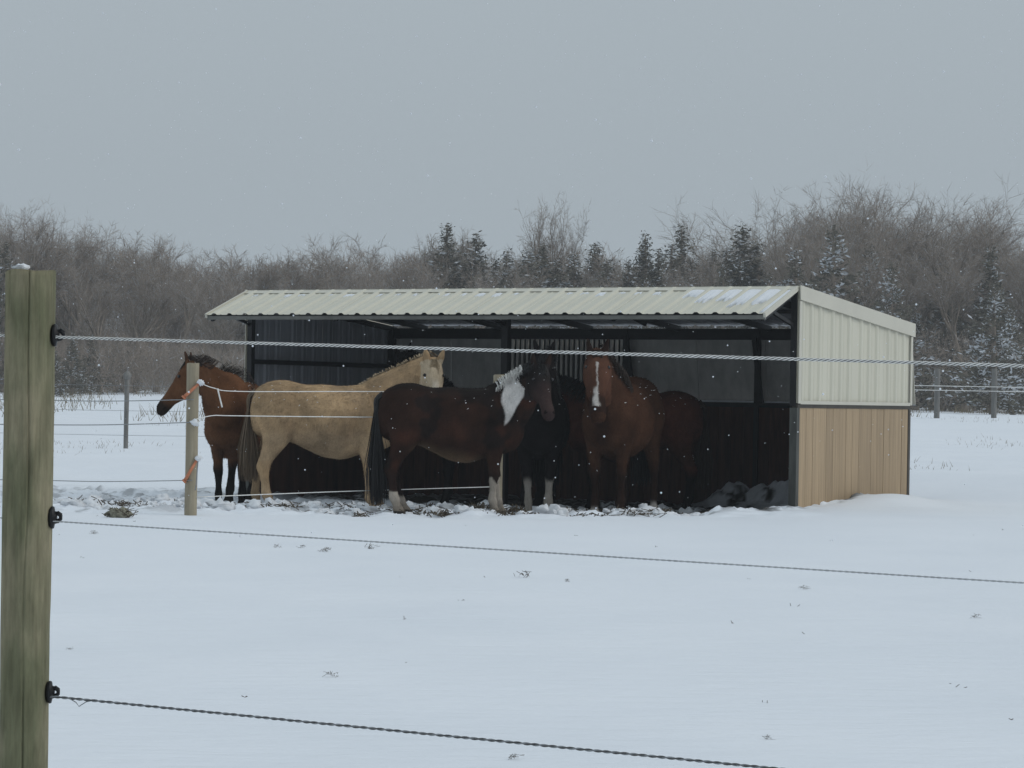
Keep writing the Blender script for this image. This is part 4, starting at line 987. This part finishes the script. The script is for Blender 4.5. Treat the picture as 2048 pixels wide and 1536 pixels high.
# trees that stand out against the sky
special = [
    (1060, 388, 146, 0, 'tall bare tree rising alone above the middle of the shed roof', .62),
    (1125, 408, 150, 2, 'paler bare tree leaning right beside the lone tall one above the roof', .5),
    (1715, 352, 144, 1, 'tallest bare tree of the wood, above the right end of the shed', .95),
    (1610, 374, 147, 3, 'tall bare tree left of the tallest one on the right', .9),
    (1545, 400, 149, 4, 'bare tree at the left end of the high right group', .8),
    (1800, 405, 146, 5, 'broad bare tree right of the tallest one', 1.0),
    (1915, 402, 143, 2, 'fan shaped bare tree near the right edge', 1.0),
    (2030, 428, 147, 0, 'bare tree cut by the right edge of the picture', 1.0),
    (82, 412, 140, 4, 'tall bare tree with a clear trunk near the left edge', .85),
    (22, 420, 141, 1, 'bare tree cut by the left edge of the picture', .8),
    (155, 430, 142, 3, 'bare tree third from the left edge', .9),
]
for i, (px, yt, y, k, lab, ws) in enumerate(special):
    tree('bare_tree', TALL[k % 4], X_at(px, y), y, H_at(px, yt, y), 12, i * 1.3, lab, 'tree', GB, ws)
ced_special = [
    (888, 440, 139, 0, 'pointed dark cedar highest on the skyline left of the lone tall tree', 1.3),
    (948, 460, 140, 2, 'ragged dark cedar between the pointed one and the lone tall tree', 1.5),
    (1285, 460, 138, 2, 'slim dark cedar top above the shed roof right of the middle', 1.1),
    (1358, 444, 138, 4, 'spiky cedar with a thin crooked tip above the roof', 1.15),
    (1185, 478, 140, 4, 'small dark cedar tip just right of the lone tall tree', 1.2),
    (1480, 445, 137, 0, 'bushy dark cedar at the foot of the high right group', 1.6),
    (4, 478, 128, 0, 'dark cedar behind the thick post at the left edge', 1.3),
    (1780, 520, 112, 3, 'snow laden cedar behind the gable of the shed', 1.2),
    (1585, 490, 124, 1, 'snow dusted cedar above the right end of the roof', 1.2),
    (1985, 560, 108, 3, 'snow covered cedar nearest the right edge', 1.3),
]
for i, (px, yt, y, k, lab, ws) in enumerate(ced_special):
    tree('cedar_tree', CED[k], X_at(px, y), y, H_at(px, yt, y), 7, i * 2.1, lab, 'tree', GC, ws)
rr = random.Random(5)
def zone(px): return 'left of the shed' if px < 430 else 'over the left half of the shed roof' if px < 1000 else 'over the right half of the shed roof' if px < 1590 else 'behind and right of the gable'
for i in range(17):
    px = 985 + i * 33 + rr.uniform(-10, 10); y = rr.uniform(133, 141); k = rr.choice((0, 1, 2, 4))
    tree('cedar_tree', CED[k], X_at(px, y), y, H_at(px, rr.uniform(474, 520), y), 7, rr.uniform(0, 6), 'dark cedar in the evergreen row above the middle of the shed roof', 'tree', GC + ' above the middle of the roof', rr.uniform(1.1, 1.6))
for i in range(22):
    px = -20 + i * 98 + rr.uniform(-25, 25); y = rr.uniform(126, 134); x = X_at(px, y); h = (float(sky_h(x, y)) - gz(x, y)) * rr.uniform(.8, .95)
    tree('bare_tree', TALL[rr.randrange(4)], x, y, h, 12, rr.uniform(0, 6), 'bare front tree with clear trunk ' + zone(px), 'tree', GB + ' front row ' + zone(px), rr.uniform(.6, .85))
def ZB(px): return 'bare tree merging into the massed wood ' + zone(px), 'tree', GB + ' ' + zone(px)
def ZC(px): return 'low dark cedar at the wood edge ' + zone(px), 'tree', GC + ' ' + zone(px)
# trees of the mass, told apart only as crowns in the crowd
for i in range(64):
    px = -330 + i * 43 + rr.uniform(-14, 14); y = rr.uniform(136, 160); x = X_at(px, y)
    h = float(sky_h(x, y)) - gz(x, y) + rr.uniform(-1.3, .15)
    k = rr.randrange(6) if h > 9.5 else rr.randrange(4)
    tree('bare_tree', BARE[k] if h > 9.5 else BUSH[k], x, y, h, 12 if h > 9.5 else 8, rr.uniform(0, 6), *ZB(px), rr.uniform(.8, 1.1))
for i in range(34):
    px = (-260 + i * 40 if i < 14 else 780 + (i - 14) * 74) + rr.uniform(-20, 20); y = rr.uniform(116, 136); x = X_at(px, y)
    h = max(3.0, (float(sky_h(x, y)) - gz(x, y)) * (rr.uniform(.55, .86) if px > 780 else rr.uniform(.22, .4)))
    k = rr.choice((1, 3, 1, 0, 2)) if px > 1000 else rr.choice((0, 2, 4))
    tree('cedar_tree', CED[k], x, y, h, 7, rr.uniform(0, 6), *ZC(px), rr.uniform(.9, 1.3))
# woodland mass and undergrowth
def twig_mass(name, n, ylo, yhi, hfun, wid, lmin, lmax, snow, label, seed, low=0.0):
    g = np.random.default_rng(seed); y = g.uniform(ylo, yhi, n); px = g.uniform(-420, 2470, n); x = (px - 1024) / 5200 * y
    gzv = ground_z(x, y, False); top = hfun(x, y) - gzv
    cl = .8 + .25 * noise(np.stack([x * .45, y * .2, x * 0], 1), seed)
    u = g.random(n) ** .85; z = gzv + low + u * top * cl
    dr = np.stack([g.normal(0, .5, n), g.normal(0, .5, n), g.normal(.6, .5, n)], 1); dr /= np.linalg.norm(dr, axis=1)[:, None]
    L = g.uniform(lmin, lmax, n)[:, None]; a = np.cross(dr, g.normal(0, 1, (n, 3))); a /= np.linalg.norm(a, axis=1)[:, None]
    w = g.uniform(wid * .5, wid * 1.5, n)[:, None]; p = np.stack([x, y, z], 1)
    V = np.empty((n, 3, 3)); V[:, 0] = p - a * w; V[:, 1] = p + a * w; V[:, 2] = p + dr * L
    me = np_mesh(name, V.reshape(-1, 3), np.arange(n * 3).reshape(-1, 3), 3, [M['twig'], M['twig_snow'], M['bark']], g.choice([0, 1, 2], n, p=[.72 - snow, snow, .28]))
    o = link(bpy.data.objects.new(name, me)); tag(o, label, 'wood', kind='stuff'); return o
twig_mass('woodland', 400000, 150, 178, lambda x, y: sky_h(x, y) - 1.0, .012, .35, 1.0, .05, 'dense leafless wood behind the field reading as one hazy mass', 1)
twig_mass('undergrowth', 150000, 124, 142, lambda x, y: 1.6 + .5 * np.clip(sky_h(x, y) - 4, 0, 6), .010, .3, .9, .05, 'tangled brush along the foot of the wood', 2)

# dry grass in the far snow
def blades(name, n, xr, yr, h, wid, seed, label, thr, material):
    g = np.random.default_rng(seed); y = g.uniform(*yr, n * 3); x = g.uniform(*xr, n * 3) * (y / yr[1])
    k = fbm(np.stack([x * .35, y * .12, x * 0], 1), 3, seed) > thr; sx, sy = to_shed(x, y)
    k &= ~((sx > -SL - .3) & (sx < .8) & (sy > -1.5) & (sy < SD + 1.2)); x, y = x[k][:n], y[k][:n]; n = len(x)
    z = ground_z(x, y) - .02; dr = np.stack([g.normal(0, .45, n), g.normal(0, .45, n), np.ones(n)], 1); L = g.uniform(h * .4, h * 1.3, n)[:, None]
    p = np.stack([x, y, z], 1); a = np.stack([np.ones(n), g.normal(0, .3, n), np.zeros(n)], 1) * wid
    V = np.empty((n, 3, 3)); V[:, 0] = p - a; V[:, 1] = p + a; V[:, 2] = p + dr * L
    me = np_mesh(name, V.reshape(-1, 3), np.arange(n * 3).reshape(-1, 3), 3, material); o = link(bpy.data.objects.new(name, me))
    return tag(o, label, 'grass', kind='stuff')
blades('dry_grass', 1500, (-16, 22), (38, 80), .11, .005, 3, 'sparse dry grass poking through the far snow', .15, M['grass'])
blades('far_grass', 5000, (-45, 45), (85, 128), .42, .012, 4, 'taller dry grass before the wood', -.05, M['grass'])

# hay, dung and clods of snow on the trampled yard
g = np.random.default_rng(9); b = MB(); n = 0
while n < 1500:
    x, y = g.uniform(-6.2, 2.6), g.uniform(25.3, 31.2); sx, sy = to_shed(x, y)
    c = float(fbm(np.array([[x * 1.3, y * 1.3, 3.0]]), 3, 91)[0])
    if c < .22: n += .05; continue
    if sx > -.2 or float(trample(np.array([x]), np.array([y]))[0]) < .35 : n += .05; continue
    z = gz(x, y) + .006; a = g.uniform(0, 6.28); L = g.uniform(.03, .11); u = g.normal(0, .3)
    d1 = Vector((math.cos(a), math.sin(a), u)); b.bar(Vector((x, y, z)) - d1 * L / 2, Vector((x, y, z)) + d1 * L / 2, g.uniform(.004, .012), .006); n += 1
for i in range(95):
    x, y = g.uniform(-5.2, 2.4), g.uniform(26.6, 30.8)
    if float(trample(np.array([x]), np.array([y]))[0]) < .35: continue
    z = gz(x, y); r_ = g.uniform(.04, .13)
    for k in range(34):
        c = Vector((x + g.normal(0, r_), y + g.normal(0, r_), z + abs(g.normal(.015, .02)))); d1 = Vector((g.normal(), g.normal(), g.normal(0, .5))).normalized() * g.uniform(.015, .06)
        b.bar(c - d1, c + d1, g.uniform(.005, .012), .007)
o = b.obj('trodden_hay', M['hay']); tag(o, 'trodden hay and bits scattered over the dirty snow', 'hay', kind='stuff')
b = MB()
for i in range(420):
    x = g.uniform(-5.5, 2.4); y = g.uniform(26.6, 31.5); sx, sy = to_shed(x, y)
    if float(trample(np.array([x]), np.array([y]))[0]) < .4 or sx > -.3: continue
    s = g.uniform(.02, .085) ; o_ = lump('tmp', (0, 0, 0), (s * 1.3, s * 1.1, s * .8), i, M['snow'], .6)
    off_ = Vector((x, y, gz(x, y) + s * .25)); V = [v.co + off_ for v in o_.data.vertices]; F = [tuple(p.vertices) for p in o_.data.polygons]
    b.add(V, F); me = o_.data; bpy.data.objects.remove(o_); bpy.data.meshes.remove(me)
o = b.obj('snow_clods', M['snow'], None, True); tag(o, 'broken clods of snow trodden up by the horses', 'snow', kind='stuff')

def clump(name, x, y, s, label, group, cat, straw=60, core=True):
    e = empty(name, (x, y, gz(x, y))); tag(e, label, cat, group)
    if core: lump('core', (0, 0, s * .25), (s * .85, s * .65, s * .62), int(abs(x * 31)), M['dung'], .55, e)
    b = MB(); rd = random.Random(int(x * 100))
    for _ in range(straw):
        c = Vector((rd.gauss(0, s * .5), rd.gauss(0, s * .4), s * rd.uniform(.0, .75))); d_ = Vector((rd.gauss(0, 1), rd.gauss(0, 1), rd.gauss(0, .5))).normalized() * s * rd.uniform(.2, .6)
        b.bar(c - d_, c + d_, s * .04, s * .04)
    b.obj('straw', M['hay'], e); return e
clump('dung_heap', X_at(243, 25.3), 25.3, .115, 'mossy grey clump lying on the snow right of the thick post', None, 'clump', 90)
DB = [(655, 1106), (745, 1099), (560, 1095), (608, 1097)]
for i, (px, py) in enumerate(DB):
    y = CAM_Z * 5200 / (py - 795 - (px - 1024) * .0175); clump('weed_tip', X_at(px, y), y, (.045, .05, .03, .03)[i], ('dark wisp on the snow under the tail of the pinto horse', 'dark wisp on the snow rightmost of the four before the pinto horse', 'dark wisp on the snow leftmost of the four before the pinto horse', 'dark wisp on the snow second from the left before the pinto horse')[i], 'bits on the snow before the horses', 'weed', 22, False)
for (px, py, s, lab) in ((1055, 1161, .055, 'dark weed tuft in the open snow below the bay horse'), (1615, 1178, .03, 'small dark bit on the snow below the wooden gable wall'), (677, 1355, .03, 'lone dark speck low in the snow left of the middle'), (1960, 1232, .03, 'thin straw on the snow near the right edge'), (1140, 1169, .025, 'faint bit right of the dark weed tuft'), (1547, 1476, .02, 'pair of specks near the lower right of the snow'), (1043, 1520, .025, 'curled stem at the bottom of the snow'), (193, 1066, .04, 'small dung ball on the snow beside the thick post'), (148, 1297, .015, 'tiny speck on the snow close to the thick post')):
    y = CAM_Z * 5200 / (py - 795 - (px - 1024) * .0175)
    b = clump('weed_tip', X_at(px, y), y, s, lab, None, 'weed', 18, False)

g = np.random.default_rng(77); b = MB()
for i in range(26):
    y = 9 + 17 * g.random() ** .7; x = g.uniform(-.2, .21) * y; z = gz(x, y); m_ = int(g.integers(1, 4))
    for k in range(m_):
        c = Vector((x + g.normal(0, .012), y + g.normal(0, .012), z)); d1 = Vector((g.normal(0, .7), g.normal(0, .5), g.uniform(.1, .7))).normalized() * g.uniform(.006, .022)
        b.bar(c - d1 * .3, c + d1, .0022, .0022)
o = b.obj('stubble', M['hay']); tag(o, 'tiny stubble tips showing here and there in the near snow', 'stubble', kind='stuff')

# ------------------------------------------------------------------ falling snow
g = np.random.default_rng(21); n = 4200
y = 15 + 60 * g.random(n) ** .9; x = g.uniform(-.24, .24, n) * y; z = g.uniform(0.05, 1, n) * (1.4 + .2 * y)
s = .0022 + .0075 * g.random(n) ** 2.2
tet = np.array([[1, 1, 1], [1, -1, -1], [-1, 1, -1], [-1, -1, 1]]) * .7; oc = np.array([[1, 0, 0], [-1, 0, 0], [0, 1, 0], [0, -1, 0], [0, 0, 1], [0, 0, -1]])
V = np.stack([x, y, z], 1)[:, None, :] + oc[None] * s[:, None, None]
tri = np.array([[0, 2, 4], [2, 1, 4], [1, 3, 4], [3, 0, 4], [2, 0, 5], [1, 2, 5], [3, 1, 5], [0, 3, 5]])
F = (tri[None] + (np.arange(n) * 6)[:, None, None]).reshape(-1, 3)
me = np_mesh('falling_snow', V.reshape(-1, 3), F, 3, M['flake']); o = link(bpy.data.objects.new('falling_snow', me)); tag(o, 'light snowflakes drifting down through the air', 'snowflakes', kind='stuff')

# ------------------------------------------------------------------ hazy air
b = MB(); b.box((-245, -56, -2.0), (245, 405, 17.5))
hm = bpy.data.materials.new('haze_air'); hm.use_nodes = True; hn, hl = hm.node_tree.nodes, hm.node_tree.links
for nd in list(hn):
    if nd.type == 'BSDF_PRINCIPLED': hn.remove(nd)
pv = hn.new('ShaderNodeVolumePrincipled'); pv.inputs['Color'].default_value = (.93, .97, 1, 1); pv.inputs['Density'].default_value = .0005
hl.new(pv.outputs[0], hn['Material Output'].inputs['Volume'])
o = b.obj('haze', hm); tag(o, 'pale snowy haze filling the air', 'haze', kind='stuff')
